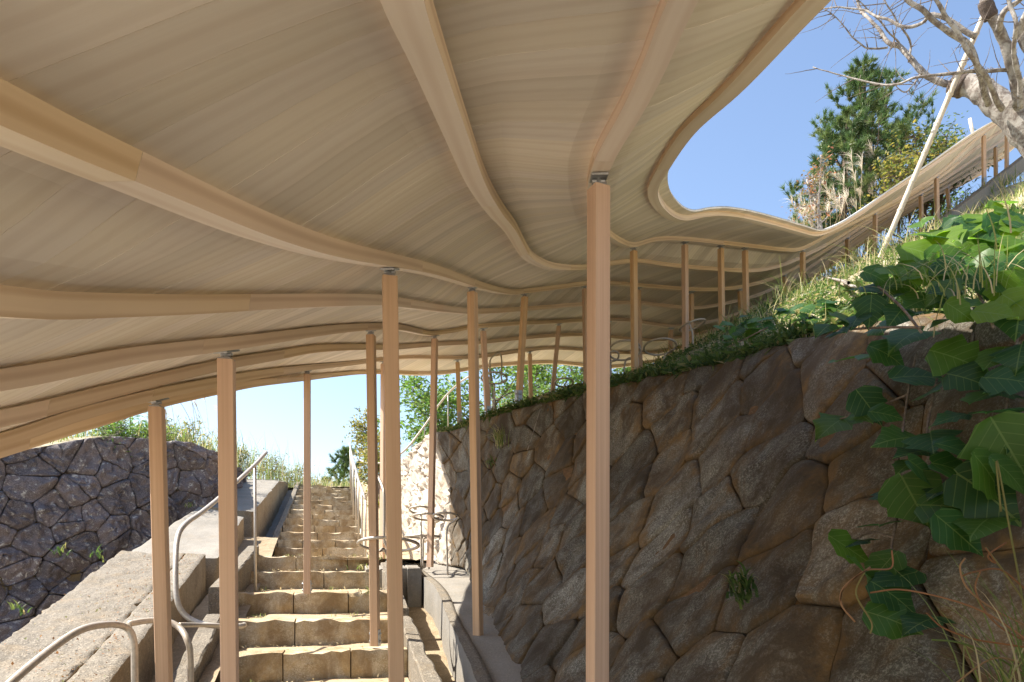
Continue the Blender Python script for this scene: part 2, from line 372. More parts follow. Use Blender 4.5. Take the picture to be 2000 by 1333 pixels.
# ---------------- bank behind the left wall
ext = [(-6.8, 17.5, 2.2), (-7.2, 19.5, 2.2), (-9, 26, 2.4), (-14, 40, 3), (-30, 90, 4)]
TL2 = np.vstack([[(-13, -2, .8)], LT, ext])
TLd = []
for a, b in zip(TL2[:-1], TL2[1:]):
    n_ = max(1, int(np.linalg.norm(b-a)/.4)) if np.linalg.norm(b-a) < 10 else 14
    for j in range(n_): TLd.append(a+(b-a)*j/n_)
TLd.append(TL2[-1]); rr2 = np.r_[0, .15, np.arange(.4, 6, .4), 7, 9, 12, 18, 30, 60, 120]
sheet('left_bank_ground', [[(p[0]-r*.95, p[1]+r*.3, p[2]+.03*r*math.exp(-r/15)+(.06*nz(p[0]-r, p[1], 1, 1.1))*min(1, r*2)) for r in rr2][::-1] for p in TLd], M['grass_ground'])
# ---------------- hollow floor, far ground
sheet('lower_ground', [[(x, y, -1.45-.25*max(0, -y)**.5+.05*nz(x, y, 0, .8)) for x in np.linspace(-14, 4, 30)] for y in np.linspace(-9, 11, 30)], M['bounce_gravel'])
sheet('terrace_ground', [[(x, y, 2.05+.06*nz(x, y, 0, .5)) for x in np.linspace(-9, 0, 28)] for y in np.linspace(18.25, 40, 40)], M['grass_ground'])
sheet('far_ground', [[(x, y, -2.3) for x in (-1500, -60, 60, 1500)] for y in (-1500, -30, 60, 1500)], M['grass_ground'])

# ================================================================== rock walls: fitted stones
def clip_poly(P, n, c):
    o = []
    for i in range(len(P)):
        a, b = P[i], P[(i+1) % len(P)]; da = a[0]*n[0]+a[1]*n[1]-c; db = b[0]*n[0]+b[1]*n[1]-c
        if da <= 0: o.append(a)
        if (da < 0 < db) or (db < 0 < da):
            t = da/(da-db); o.append((a[0]+(b[0]-a[0])*t, a[1]+(b[1]-a[1])*t))
    return o
def cells(seeds, s0, s1, h0, h1, aniso=1.):
    out = []; S = np.array(seeds)
    for i, p in enumerate(S):
        P = [(s0, h0), (s1, h0), (s1, h1), (s0, h1)]
        d = S-p; d2 = (d**2).sum(1); idx = np.argsort(d2)[1:18]
        for j in idx:
            q = S[j]; n = q-p; c = (q@q-p@p)/2
            P = clip_poly(P, n, c)
            if len(P) < 3: break
        if len(P) >= 3: out.append((p, P))
    return out
def lattice(s0, s1, h0, h1, a, b, jit, skew=.0):
    o = []; row = 0; h = h0-b*.2
    while h < h1+b*.5:
        s = s0-a+(a/2 if row % 2 else 0)
        while s < s1+a:
            o.append((s+random.uniform(-jit, jit)*a+skew*h, h+random.uniform(-jit, jit)*b)); s += a
        h += b/1.0; row += 1
    return o
def make_stone(name, parent, m, P, surf, depth, gap, seed, rough=.03, nb=30, chisel=0., keep=None):
    rs = random.Random(seed)
    c = np.mean(P, axis=0); P = [np.array(p) for p in P]
    L = [np.linalg.norm(P[(i+1) % len(P)]-P[i]) for i in range(len(P))]; per = sum(L)
    if per < .25: return None
    B = []
    for i in range(len(P)):
        k = max(1, int(round(nb*L[i]/per)))
        for j in range(k): B.append(P[i]+(P[(i+1) % len(P)]-P[i])*j/k)
    B = np.array(B); n = len(B)
    B = (np.roll(B, 1, 0)+2*B+np.roll(B, -1, 0))/4                        # knock the corners off
    rad = np.linalg.norm(B-c, axis=1).mean()
    for i in range(n):
        d = B[i]-c; l = np.linalg.norm(d)
        g = gap*(1+.9*noise.noise(Vector((B[i][0]*9, B[i][1]*9, seed))))
        B[i] = c+d*max(.3, (l-g)/l)
    p0 = surf(*c); e = .05
    ds = surf(c[0]+e, c[1])-p0; dh = surf(c[0], c[1]+e)-p0
    N0 = np.cross(dh, ds); N0 /= np.linalg.norm(N0)
    if N0@(-p0) < 0: N0 = -N0
    tx, ty = rs.uniform(-.4, .4), rs.uniform(-.4, .4); dep = depth*rs.uniform(.6, 1.25)
    ang = rs.uniform(0, math.pi); fo = rs.uniform(-.3, .3)
    fn = [(math.cos(a_), math.sin(a_), rs.uniform(.35, .9), rs.uniform(.15, .5)) for a_ in (rs.uniform(0, 6.28) for _ in range(3))]
    rings = [(1.0, -1.6), (1.0, .0), (.975, .5), (.93, .8), (.85, .92), (.73, .97), (.6, 1.), (.46, 1.), (.32, 1.), (.16, 1.)]
    V = []
    for (r, pr) in rings:
        for i in range(n):
            q = c+(B[i]-c)*r; l = (q-c)/rad
            d = dep*pr
            if pr >= 0:
                d += dep*(tx*l[0]+ty*l[1])*min(1, pr*2)
                for (fx, fy, off, sl_) in fn: d -= max(0, l[0]*fx+l[1]*fy-off)*sl_*dep*1.4*min(1, pr*1.5)
            p = surf(q[0], q[1])
            if pr >= 0:
                d += rough*(noise.noise(Vector(p*3.1))*1.0+noise.noise(Vector(p*8.))*.35+noise.noise(Vector(p*19.))*.16)*(.35+.65*min(1, pr*1.5))
                if chisel:
                    t = p[2]*2.2+p[0]*1.6+p[1]*.7+.5*noise.noise(Vector(p*2.)); u_ = p[2]*-.6+p[1]
                    d += chisel*(abs(noise.noise(Vector((t*3.4, u_*9., 3.))))*2-.5)
            V.append(p+N0*d)
    cidx = len(V); V.append(surf(*c)+N0*(dep+rough*noise.noise(Vector(p0*3.1))))
    Fc = []
    K = len(rings)
    for k in range(K-1):
        for i in range(n):
            j = (i+1) % n; Fc.append((k*n+i, k*n+j, (k+1)*n+j, (k+1)*n+i))
    for i in range(n): Fc.append(((K-1)*n+i, (K-1)*n+(i+1) % n, cidx))
    # wind so that faces look out of the wall
    EDGE = [r for (r, pr) in rings for _ in range(n)]+[0.]
    a, b, d_ = (np.array(V[x]) for x in Fc[-1])
    if np.cross(b-a, d_-a)@N0 < 0: Fc = [f[::-1] for f in Fc]
    o = mesh(name, V, Fc, m, parent, smooth=True); o.data.set_sharp_from_angle(angle=R(38)); at_ = o.data.attributes.new('edge', 'FLOAT', 'POINT'); at_.data.foreach_set('value', EDGE); return o
def backing(name, surf, s0, s1, H, m, parent, off, ns=70, nh=12):
    rows = []
    for i in range(ns+1):
        s = s0+(s1-s0)*i/ns; r = []
        for j in range(nh+1):
            h = H*j/nh; p = surf(s, h); e = .05
            N = np.cross(surf(s, h+e)-surf(s, h-e), surf(s+e, h)-surf(s-e, h)); N /= np.linalg.norm(N)+1e-9
            if N@(-p) < 0: N = -N
            r.append(p+N*(off+.035*nz(*p, 4)+.02*nz(*p, 11)))
        rows.append(r)
    o = sheet(name, rows, m, parent, None); return o

rw = empty('retaining_wall', (.0, 5, -.6), 'tall shaded retaining wall of big diamond laid granite stones below the planted slope on the right', 'stone wall')
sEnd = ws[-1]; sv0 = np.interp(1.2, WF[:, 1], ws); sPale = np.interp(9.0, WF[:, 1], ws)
backing('earth_joint', wall_r, .3, sEnd-.02, WH, M['mortar'], rw, -.025, 110, 22)
seeds = lattice(sv0-1.2, sPale, 0, WH, .70, .27, .24)
for i, (c, P) in enumerate(cells(seeds, sv0-1.2, sPale, .0, WH)):
    make_stone('stone', rw, M['granite'], P, wall_r, .024, .0025, i, .04, 44, .004)
pw = empty('split_rock_wall', (-1.3, 10, .1), 'sunlit pale split rock wall beside the upper stairs, ring shadows falling across it', 'rock wall')
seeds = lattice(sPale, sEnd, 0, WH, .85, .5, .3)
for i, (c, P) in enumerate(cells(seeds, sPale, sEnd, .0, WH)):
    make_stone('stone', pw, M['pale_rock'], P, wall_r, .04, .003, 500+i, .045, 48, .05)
lw = empty('dark_rock_wall', (-6, 9, -1), 'dark dry laid boulder wall left of the stairs with grass along its top', 'stone wall')
backing('earth_joint', wall_l, .2, ls[-1]-.05, LH, M['soil'], lw, -.07, 70, 12)
sl0 = np.interp(6.2, LB[:, 1], ls)
seeds = lattice(sl0, ls[-1], 0, LH, .52, .24, .46)
for i, (c, P) in enumerate(cells(seeds, sl0, ls[-1], .0, LH)):
    make_stone('stone', lw, M['dark_rock'], P, wall_l, .04, .003, 900+i, .13, 42, .05)

# ================================================================== stairs
def rock_block(name, parent, m, x0, x1, y0, y1, z0, z1, seed, amp=.018, org=None, dirx=None, diry=None):
    """rough squared stone; x across the stair, y along it, in the stair's own frame"""
    nx = max(3, int((x1-x0)/.07)); ny = max(2, int((y1-y0)/.09)); nzz = max(3, int((z1-z0)/.045))
    V = {}; vl = []; Fc = []
    def vid(i, j, k):
        key = (i, j, k)
        if key not in V:
            fx, fy, fz = i/nx, j/ny, k/nzz
            x = x0+(x1-x0)*fx; y = y0+(y1-y0)*fy; z = z0+(z1-z0)*fz
            e = .007                                                       # rounded arris
            if k == nzz and j == 0: y += e; z -= e*.7
            if i in (0, nx) and (j == 0 or k == nzz): x += (.004 if i == 0 else -.004)
            p = org+dirx*x+diry*y+Vector((0, 0, z))
            n1 = noise.noise(p*4+Vector((seed, 0, 0))); n2 = noise.noise(p*13); n3 = noise.noise(p*30)
            a = amp*(n1*1.2+n2*1.0+n3*.8+.9*abs(noise.noise(p*7+Vector((9, seed, 0)))))
            if j == 0: p -= diry*(a*1.6)
            if k == nzz: p.z += a*(1.5 if j == 0 else .7)
            V[key] = len(vl); vl.append(p)
        return V[key]
    def quad(a, b, c, d): Fc.append((vid(*a), vid(*b), vid(*c), vid(*d)))
    for i in range(nx):
        for k in range(nzz): quad((i, 0, k), (i+1, 0, k), (i+1, 0, k+1), (i, 0, k+1))
        for j in range(ny): quad((i, j, nzz), (i+1, j, nzz), (i+1, j+1, nzz), (i, j+1, nzz))
    for j in range(ny):
        for k in range(nzz):
            quad((0, j+1, k), (0, j, k), (0, j, k+1), (0, j+1, k+1)); quad((nx, j, k), (nx, j+1, k), (nx, j+1, k+1), (nx, j, k+1))
    o = mesh(name, vl, Fc, m, parent, smooth=True); o.data.set_sharp_from_angle(angle=R(32)); return o
st = empty('stone_stairs', (-1.6, 5, -.9), 'weathered ochre stone stairs climbing from the foreground to the top of the bank', 'stairs')
sdir = Vector((-.25, .968, 0)).normalized(); sx = Vector((sdir.y, -sdir.x, 0))
# (front y of left end, z of tread, left x, width)
steps = [(3.7, -1.08, -1.97, 1.5), (4.4, -.88, -2.12, 1.5), (5.06, -.68, -2.28, 1.5), (5.62, -.48, -2.43, 1.5), (6.6, -.28, -2.67, 1.5), (7.6, -.085, -2.93, 1.5), (8.2, .09, -3.07, 1.5)]
yy = [10.2, 10.75, 11.3, 11.9, 12.6, 13.3, 14.0, 14.6, 15.2, 15.8, 16.4, 17.1, 17.8, 18.3]; zz = [.24, .385, .53, .68, .83, .98, 1.13, 1.28, 1.43, 1.58, 1.73, 1.88, 2.02, 2.12]
for a, b in zip(yy, zz): steps.append((a, b, -3.55-(a-10.2)*.262, 1.32))
zs_prev = -1.3
for n_, (y, z, x, wd) in enumerate(steps):
    org = Vector((x, y, 0)); k = random.choice((2, 3, 3)) if n_ < 7 else random.choice((2, 3)); cuts = [0]+sorted(wd*(i+random.uniform(-.2, .2))/k for i in range(1, k))+[wd]
    zlow = zs_prev-.10
    for a, b in zip(cuts[:-1], cuts[1:]):
        dy = random.uniform(-.012, .012)
        rock_block('step_stone', st, M['step_stone'], a+.0005, b-.0005, dy, .30, zlow, z+random.uniform(-.008, .005), n_*7+a, random.uniform(.010, .017) if n_ < 7 else .013, org, sx, sdir)
    yn = steps[n_+1][0] if n_+1 < len(steps) else y+1.6
    ln = (yn-y)/sdir.y+.05
    g = [[org+sx*(wd*i/16)+sdir*(.26+(ln-.22)*j/6)+Vector((0, 0, z-.012+.018*nz(x+i*.1, y+j*.1, 0, 3))) for i in range(17)] for j in range(7)]
    t_ = sheet('packed_sand_tread', g, M['sand'], st, None)
    zs_prev = z
# kerbs along the stairs
def prism(name, parent, m, A, B, wdt, za, zb, ha, hb, seg=24, amp=.01, side=None, bev=.012):
    """long kerb or slab: A, B = left edge ends (x, y); width to the right; top heights za, zb; depth below ha, hb"""
    A = Vector((*A, 0)); B = Vector((*B, 0)); d = (B-A).normalized(); n = Vector((d.y, -d.x, 0)); L = (B-A).length
    seg = max(6, int(L/.09)); nw = max(3, int(wdt/.09)); V = []; Fc = []
    rows_n = nw+1+4
    for i in range(seg+1):
        f = i/seg; p = A.lerp(B, f); zt = za+(zb-za)*f; hb_ = ha+(hb-ha)*f
        for kind, q, zz_ in [('b', 0, -hb_), ('s', 0, -bev)]+[('t', bev+(wdt-2*bev)*j/nw, 0) for j in range(nw+1)]+[('s', wdt, -bev), ('b', wdt, -hb_)]:
            P_ = p+n*q; P_.z = zt+zz_
            a = amp*(noise.noise(P_*3)*1.2+noise.noise(P_*11)*.7+noise.noise(P_*27)*.4)
            if kind == 't': P_.z += a*.8; edge = q < .02 or q > wdt-.02; P_ += n*(a*1.4 if edge else 0)
            if kind == 's': P_ += n*a*1.4; P_.z += a
            if kind == 'b': P_ += n*a*.6
            V.append(P_)
    R_ = nw+5
    for i in range(seg):
        for j in range(R_-1):
            a = i*R_+j; Fc.append((a, a+1, a+R_+1, a+R_))
    Fc.append(tuple(range(R_))[::-1]); Fc.append(tuple(seg*R_+k for k in range(R_)))
    return mesh(name, V, Fc, m, parent, smooth=False)
prism('side_kerb', st, M['concrete_rough'], (-1.72, 2.6), (-2.46, 5.5), .13, -1.12, -.40, .9, .9)
prism('side_kerb', st, M['concrete_rough'], (-2.62, 5.9), (-3.24, 8.35), .13, -.20, .22, .9, .9)
prism('side_kerb', st, M['concrete_rough'], (-3.66, 10.2), (-5.78, 18.3), .10, .26, 2.2, .5, .5)
prism('side_kerb', st, M['concrete_rough'], (-.17, 3.0), (-1.02, 6.1), .12, -1.12, -.46, .9, .9)
prism('side_kerb', st, M['concrete_rough'], (-1.06, 6.25), (-1.60, 8.3), .12, -.40, .02, .9, .9)
landing = sheet('landing_ground', [[(x, y, .055+.02*nz(x, y, 0, 2)) for x in np.linspace(-3.9, -1.22, 30)] for y in np.linspace(8.34, 10.4, 20)], M['sand'])
sheet('stair_side_ground', [[(x-.255*(y-10.2), y, .07+(y-10.2)*.262+.03*nz(x, y, 0, 2)-.02) for x in np.linspace(-2.15, .5, 22)] for y in np.linspace(10.2, 18.4, 40)], M['sand'])
# ---------------- big sloping slabs on the left with the gutter beside them
def wedge(name, parent, m, corners, depth, seg=(26, 14), amp=.012):
    """sloping slab: corners near-left, near-right, far-right, far-left"""
    a, b, c, d = (Vector(q) for q in corners); nu, nv = seg; V = []; Fc = []
    def pt(i, j):
        p = a.lerp(b, i/nu).lerp(d.lerp(c, i/nu), j/nv)
        nn = noise.noise(p*2.5)*1.+noise.noise(p*9)*.7+noise.noise(p*24)*.5
        p = p+Vector((0, 0, amp*nn))
        if i in (0, nu) or j in (0, nv):
            o_ = (a+b+c+d)/4; q = (p-o_); q.z = 0; q.normalize()
            p += q*(amp*2.6*(noise.noise(p*6)+.6*noise.noise(p*17))); p.z -= .012
        return p
    for j in range(nv+1):
        for i in range(nu+1): V.append(pt(i, j))
    for j in range(nv):
        for i in range(nu): q = j*(nu+1)+i; Fc.append((q, q+1, q+nu+2, q+nu+1))
    rim = [i for i in range(nu+1)]+[j*(nu+1)+nu for j in range(1, nv+1)]+[nv*(nu+1)+i for i in range(nu-1, -1, -1)]+[j*(nu+1) for j in range(nv-1, 0, -1)]
    me_top = mesh(name, V, Fc, m[0], parent, True)
    # skirt
    S = []; F2 = []; n = len(rim)
    for lvl in range(5):
        for q in rim:
            p = Vector(V[q]); o_ = (a+b+c+d)/4; dd = (p-o_); dd.z = 0; dd.normalize()
            p = p+Vector((0, 0, -depth*lvl/4)); 
            if lvl: p += dd*(.02*noise.noise(p*5)-.005)
            S.append(p)
    for lvl in range(4):
        for i in range(n): j = (i+1) % n; F2.append((lvl*n+j, lvl*n+i, (lvl+1)*n+i, (lvl+1)*n+j))
    mesh('slab_side', S, F2, m[1], parent, True)
CR, CS = M['concrete_rough'], M['concrete_side']
pl_ = lambda x, y: -1.19+.177*y
def P3(x, y): return (x, y, pl_(x, y))
s1 = empty('ramp_slab', (-2.6, 5, -.6), 'broad sloping aggregate concrete coping in the left foreground beside the gutter', 'concrete coping')
wedge('slab_top', s1, (CR, CS), [P3(-2.35, 2.2), P3(-1.84, 2.2), P3(-3.55, 7.42), P3(-4.35, 7.6)], 1.0, (40, 110), .02)
wedge('edge_strip', s1, (CR, CS), [P3(-1.832, 2.2), P3(-1.62, 2.2), P3(-3.32, 7.4), P3(-3.538, 7.42)], 1.0, (10, 110), .011)
s2 = empty('upper_slab', (-3.9, 8.5, .2), 'smooth grey concrete slab rising behind the ramp coping next to the handrail', 'concrete slab')
wedge('slab_top', s2, (M['concrete'], CS), [(-4.35, 7.65, .10), (-3.30, 7.65, .08), (-3.93, 10.0, .70), (-4.62, 10.1, .86)], 1.1, (24, 40), .01)
s3 = empty('stair_side_slab', (-4.5, 12, 1), 'long concrete slab bordering the upper stairs under the yellow bushes', 'concrete slab')
wedge('slab_top', s3, (M['concrete'], CS), [(-4.9, 10.5, .92), (-3.93, 10.35, .80), (-5.12, 15.0, 1.83), (-6.1, 15.2, 1.9)], .9, (20, 60), .01)
wedge('slab_top', s3, (M['concrete'], CS), [(-6.1, 15.22, 1.9), (-5.14, 15.02, 1.84), (-6.0, 18.3, 2.2), (-6.9, 18.4, 2.3)], .9, (14, 20), .01)
# gutter floors
sheet('gutter_floor', [[(x-.27*(y-3), y, -1.56+.177*y+(.0 if y < 8 else (y-8)*.07)+.02*nz(x, y, 0, 4)) for x in np.linspace(-2.05, -1.55, 6)] for y in np.linspace(1.5, 10.2, 70)], M['concrete_side'])
sheet('gutter_floor.001', [[(x-.268*(y-10.2), y, .0+.245*(y-10.2)+.01*nz(x, y, 0, 4)) for x in np.linspace(-4.1, -3.5, 6)] for y in np.linspace(10.2, 18.4, 60)], M['concrete'])
# ---------------- channel and ledge on the right of the stairs
LE = catmull([(.18, 1.8, -1.15), (-.03, 3.2, -.90), (-.21, 4.2, -.73), (-.32, 4.8, -.64), (-.55, 5.9, -.47), (-.81, 7.2, -.25), (-1.2, 8.5, -.075), (-1.32, 9.1, -.02), (-1.5, 9.7, .03), (-1.8, 10.6, .08), (-2.1, 11.5, .3)], 8)
ledge = empty('wall_ledge', (-.2, 5, -.6), 'sloping concrete ledge along the foot of the shaded stone wall, far end in sun', 'concrete ledge')
rows = []; rows_s = []; kr = []
for p in LE:
    fx = np.interp(p[1], WF[:, 1], WF[:, 0])+.25
    kr.append([Vector(p)+Vector((.095*t, 0, 0))+Vector((.012*nz(*p, 6)*(t == 0), 0, .008*nz(p[0]+t, p[1], 0, 14))) for t in (0, .33, .66, 1)]+[Vector(p)+Vector((.10, 0, -.03))])
    rows.append([Vector((p[0]+.09+(fx-p[0]-.09)*t, p[1], p[2]-.014+.012*nz(p[0]+t, p[1], 0, 3))) for t in np.linspace(0, 1, 12)])
    rows_s.append([Vector((p[0]+.012*nz(*p, 6)-.02*t, p[1], p[2]-.95*t)) for t in np.linspace(0, 1, 8)])
sheet('ledge_top', rows, M['concrete'], ledge, None); sheet('ledge_curb', kr, CR, ledge, None); sheet('ledge_side', rows_s, M['concrete'], ledge, None)
sheet('channel_floor', [[(x-.27*(y-3), y, -1.62+.175*(y-1.5)+.03*nz(x, y, 0, 3)) for x in np.linspace(-.4, .75, 10)] for y in np.linspace(1.5, 8.4, 50)], M['concrete_side'])
# planked end of the channel
ce = empty('channel_end_block', (-1.2, 8.3, -.3), 'sunlit board marked concrete block closing the channel below the pale rock wall', 'concrete block')
for i in range(4):
    prism('planked_face', ce, M['concrete'], (-1.70+.165*i, 7.95-.02*i), (-1.84+.165*i, 8.5), .16, -.06+.004*i, -.0, 1.1, 1.1, amp=.004)
# ================================================================== wavy canopy
# underside of each beam, measured: (u, v, distance)
BA = dict(
A=[(1,-1.2,1.0,0),(.95,.6,1.2,0),(1600,0,1.9),(1435,176,2.5),(1342,262,3.1),(1292,337,3.8),(1275,375,4.6),(1285,405,5.4),(1311,427,6.1),(1337,433,6.6),(1367,427,7.0),(1405,424,7.4),(1450,429,7.8),(1506,442,8.3),(1555,455,8.8),(1592,463,9.2),(1630,450,9.6),(1675,424,10.1),(1720,392,10.7),(1800,340,11.5),(1880,285,12.6),(1950,240,13.8),(2060,170,16)],
B=[(.4,-1.2,.8,0),(.4,.3,.9,0),(1335,0,1.5),(1279,131,1.8),(1232,225,2.05),(1187,300,2.3),(1167,352,2.57),(1160,400,3.3),(1163,435,4.4),(1180,460,5.6),(1210,478,6.8),(1237,484,7.9),(1281,473,8.3),(1337,473,8.7),(1408,480,9.2),(1457,485,9.6),(1532,493,10.3),(1567,489,10.7),(1619,462,11.2),(1709,417,12),(1830,345,13),(1922,262,14.2),(2060,170,16.5)],
C=[(-.1,-1.2,.6,0),(-.11,.2,.66,0),(-.16,.75,.78,0),(784,0,1.05),(834,125,1.4),(890,265,1.9),(932,365,2.5),(968,420,3.2),(998,455,4.0),(1025,500,5),(1045,515,5.6),(1075,526,6.3),(1112,529,7),(1145,527,7.6),(1190,520,8.2),(1244,515,8.8),(1295,522,9.1),(1355,528,9.5),(1400,531,9.8),(1460,534,10.3),(1505,528,10.7),(1550,513,11.2),(1620,478,11.8),(1709,423,12.5),(1830,353,13.5),(1922,281,14.7),(2060,190,17)],
D=[(-.4,-1.2,.45,0),(-.5,0,.45,0),(-.6,.58,.455,0),(0,265,.85),(250,365,1.15),(500,463,1.6),(650,505,2.2),(771,525,3.05),(850,540,3.9),(922,561,5.4),(950,568,6.2),(987,575,7.2),(1012,575,7.9),(1075,568,8.6),(1141,559,9.2),(1190,558,9.7),(1246,562,10.1),(1295,566,10.4),(1352,570,10.7),(1400,570,10.9),(1445,565,11.2),(1490,554,11.5),(1529,539,11.9),(1600,500,12.4),(1709,430,13.2),(1830,362,14.2),(1922,300,15.3),(2060,210,17.5)],
E=[(-.85,-1.2,.38,0),(-.9,.2,.34,0),(-.92,.85,.345,0),(0,621,1.2),(175,621,1.5),(350,615,1.9),(525,605,2.5),(700,598,3.3),(760,599,3.9),(850,609,5.4),(912,614,6.8),(950,613,7.6),(1012,609,8.7),(1075,604,9.5),(1137,599,9.9),(1190,596,10.5),(1244,596,10.9),(1310,603,11.3),(1355,606,11.5),(1400,600,11.8),(1445,590,12.1),(1490,576,12.4),(1560,540,12.9),(1709,438,13.8),(1830,370,14.8),(1922,313,16),(2060,225,18)],
F=[(-1.3,-1.2,.32,0),(-1.32,.4,.27,0),(-1.32,1.3,.31,0),(0,761,1.75),(245,712,2.25),(437,685,2.85),(525,671,3.3),(650,652,4.3),(724,645,5.45),(780,646,6.5),(837,656,8.0),(875,652,8.4),(912,645,8.8),(950,641,9.0),(1012,636,9.8),(1079,633,10.6),(1137,630,11.2),(1190,628,11.6),(1232,630,11.9),(1310,641,12.2),(1355,638,12.4),(1400,629,12.6),(1445,614,12.8),(1500,590,13.1),(1560,556,13.6),(1709,444,14.6),(1830,378,15.5),(1922,324,16.8),(2060,240,18.5)],
G=[(-1.75,-1.2,.28,0),(-1.75,.6,.25,0),(-1.7,1.72,.29,0),(0,832,2.2),(140,796,2.5),(280,759,2.9),(434,722,3.5),(525,705,4.1),(612,689,5.0),(700,684,6.3),(760,684,7.3),(800,681,8.0),(850,677,8.8),(912,674,9.5),(950,672,9.9),(1012,665,10.6),(1075,660,11.3),(1137,658,11.9),(1190,662,12.3),(1280,668,12.8),(1355,657,13.1),(1400,645,13.3),(1460,620,13.6),(1518,588,14),(1709,450,15.3),(1830,384,16.3),(1922,333,17.5),(2060,250,19.5)],
H=[(-2.2,-1.2,.24,0),(-2.2,.8,.21,0),(-2.05,2.05,.25,0),(0,873,2.6),(140,825,2.9),(304,780,3.4),(434,752,4.1),(525,735,5.0),(595,724,6.6),(650,718,7.7),(700,712,8.8),(745,706,9.6),(800,702,9.9),(850,703,10.1),(899,703,10.3),(950,699,10.8),(1012,690,11.4),(1037,687,11.6),(1075,684,12.1),(1137,687,12.7),(1190,692,13.1),(1280,692,13.6),(1355,675,14),(1400,658,14.2),(1460,630,14.6),(1518,592,15),(1709,455,16.3),(1830,389,17.4),(1922,339,18.6),(2060,256,20.5)],
I=[(-2.6,-1.2,.2,0),(-2.6,1,.17,0),(-2.34,2.35,.235,0),(0,893,2.95),(175,838,3.3),(301,798,3.8),(434,768,4.6),(500,755,5.3),(584,745,6.9),(640,738,8.4),(700,732,9.7),(760,731,10.4),(800,733,10.7),(842,733,10.9),(875,731,11.1),(912,725,11.4),(950,719,11.7),(1005,714,12.2),(1075,711,12.9),(1137,716,13.4),(1190,720,13.8),(1280,708,14.3),(1355,690,14.7),(1400,670,15),(1460,640,15.4),(1518,596,15.9),(1709,461,17.2),(1800,401,18.2),(1856,369,18.9),(1931,347,19.8),(2060,290,21.5)])
def pts3(L): return np.array([U(*p)[:] if len(p) == 3 else p[:3] for p in L])
def smooth_c(P, k=9):
    ker = np.exp(-np.linspace(-2, 2, k)**2); ker /= ker.sum(); h = k//2
    return np.stack([np.convolve(np.pad(P[:, c], h, mode='reflect', reflect_type='odd'), ker, 'valid') for c in range(P.shape[1])], 1)
raw = {}
for k, L in BA.items():
    P = catmull(pts3(L), 14)
    d_ = (P[-1]-P[-15])/np.linalg.norm(P[-1]-P[-15]); P = np.vstack([P]+[P[-1]+d_*i*.2 for i in range(1, 12)])
    al_ = np.r_[0, np.cumsum(np.linalg.norm(np.diff(P, axis=0), axis=1))]
    g = np.arange(0, al_[-1], .05); raw[k] = smooth_c(np.stack([np.interp(g, al_, P[:, c]) for c in range(3)], 1), 7)
# boards lie square across the run of the ribbon: line through beam E turning with the path
E = raw['E']; ea = np.arange(len(E))*.05
yk = [-1.2, .3, 1.2, 2.2, 3.3, 4.6, 6.1, 8.2, 10.9, 12.2, 13.8, 18.]; ak = [8, 14, 20, 18, 8, -10, -28, -44, -53, -55, -56, -56]
arc_of = lambda y: np.interp(y, E[:, 1], ea)
angs = np.interp(ea, [arc_of(y) for y in yk], ak)
angs = smooth_c(angs[:, None], 41)[:, 0]
i0 = 6; i1 = int(arc_of(17.6)/.05)
idx = np.arange(i0, i1)
par = {}
for k in 'ABCDEFGHI':
    P = raw[k]; res = []
    side = (ord('E')-ord(k))
    for i in idx:
        if k == 'E': res.append(float(i)); continue
        d = np.array([math.cos(R(angs[i])), math.sin(R(angs[i]))]); n = np.array([-d[1], d[0]])
        f = (P[:, :2]-E[i, :2])@n; along = (P[:, :2]-E[i, :2])@d*np.sign(side)
        cr = np.where((f[:-1] <= 0) & (f[1:] > 0) & (along[:-1] > .02))[0]
        if len(cr) == 0: res.append(np.nan); continue
        j = cr[np.argmin(along[cr])] ; res.append(j+f[j]/(f[j]-f[j+1]))
    res = np.array(res); ok = ~np.isnan(res)
    res = np.interp(idx, idx[ok], res[ok]) if ok.any() else res
    res = np.maximum.accumulate(res)
    ker = np.ones(21)/21; res = np.convolve(np.pad(res, 10, mode='reflect', reflect_type='odd'), ker, 'valid')
    par[k] = res
beams = {k: np.stack([np.interp(par[k], np.arange(len(raw[k])), raw[k][:, c]) for c in range(3)], 1) for k in par}
QS = idx
BD, BW = .054, .068
KEYS = 'ABCDEFGHI'
canopy = empty('timber_canopy', (-1, 4, -1), 'wavy pale timber canopy on slender posts sweeping over the stairs and up the hill', 'canopy')
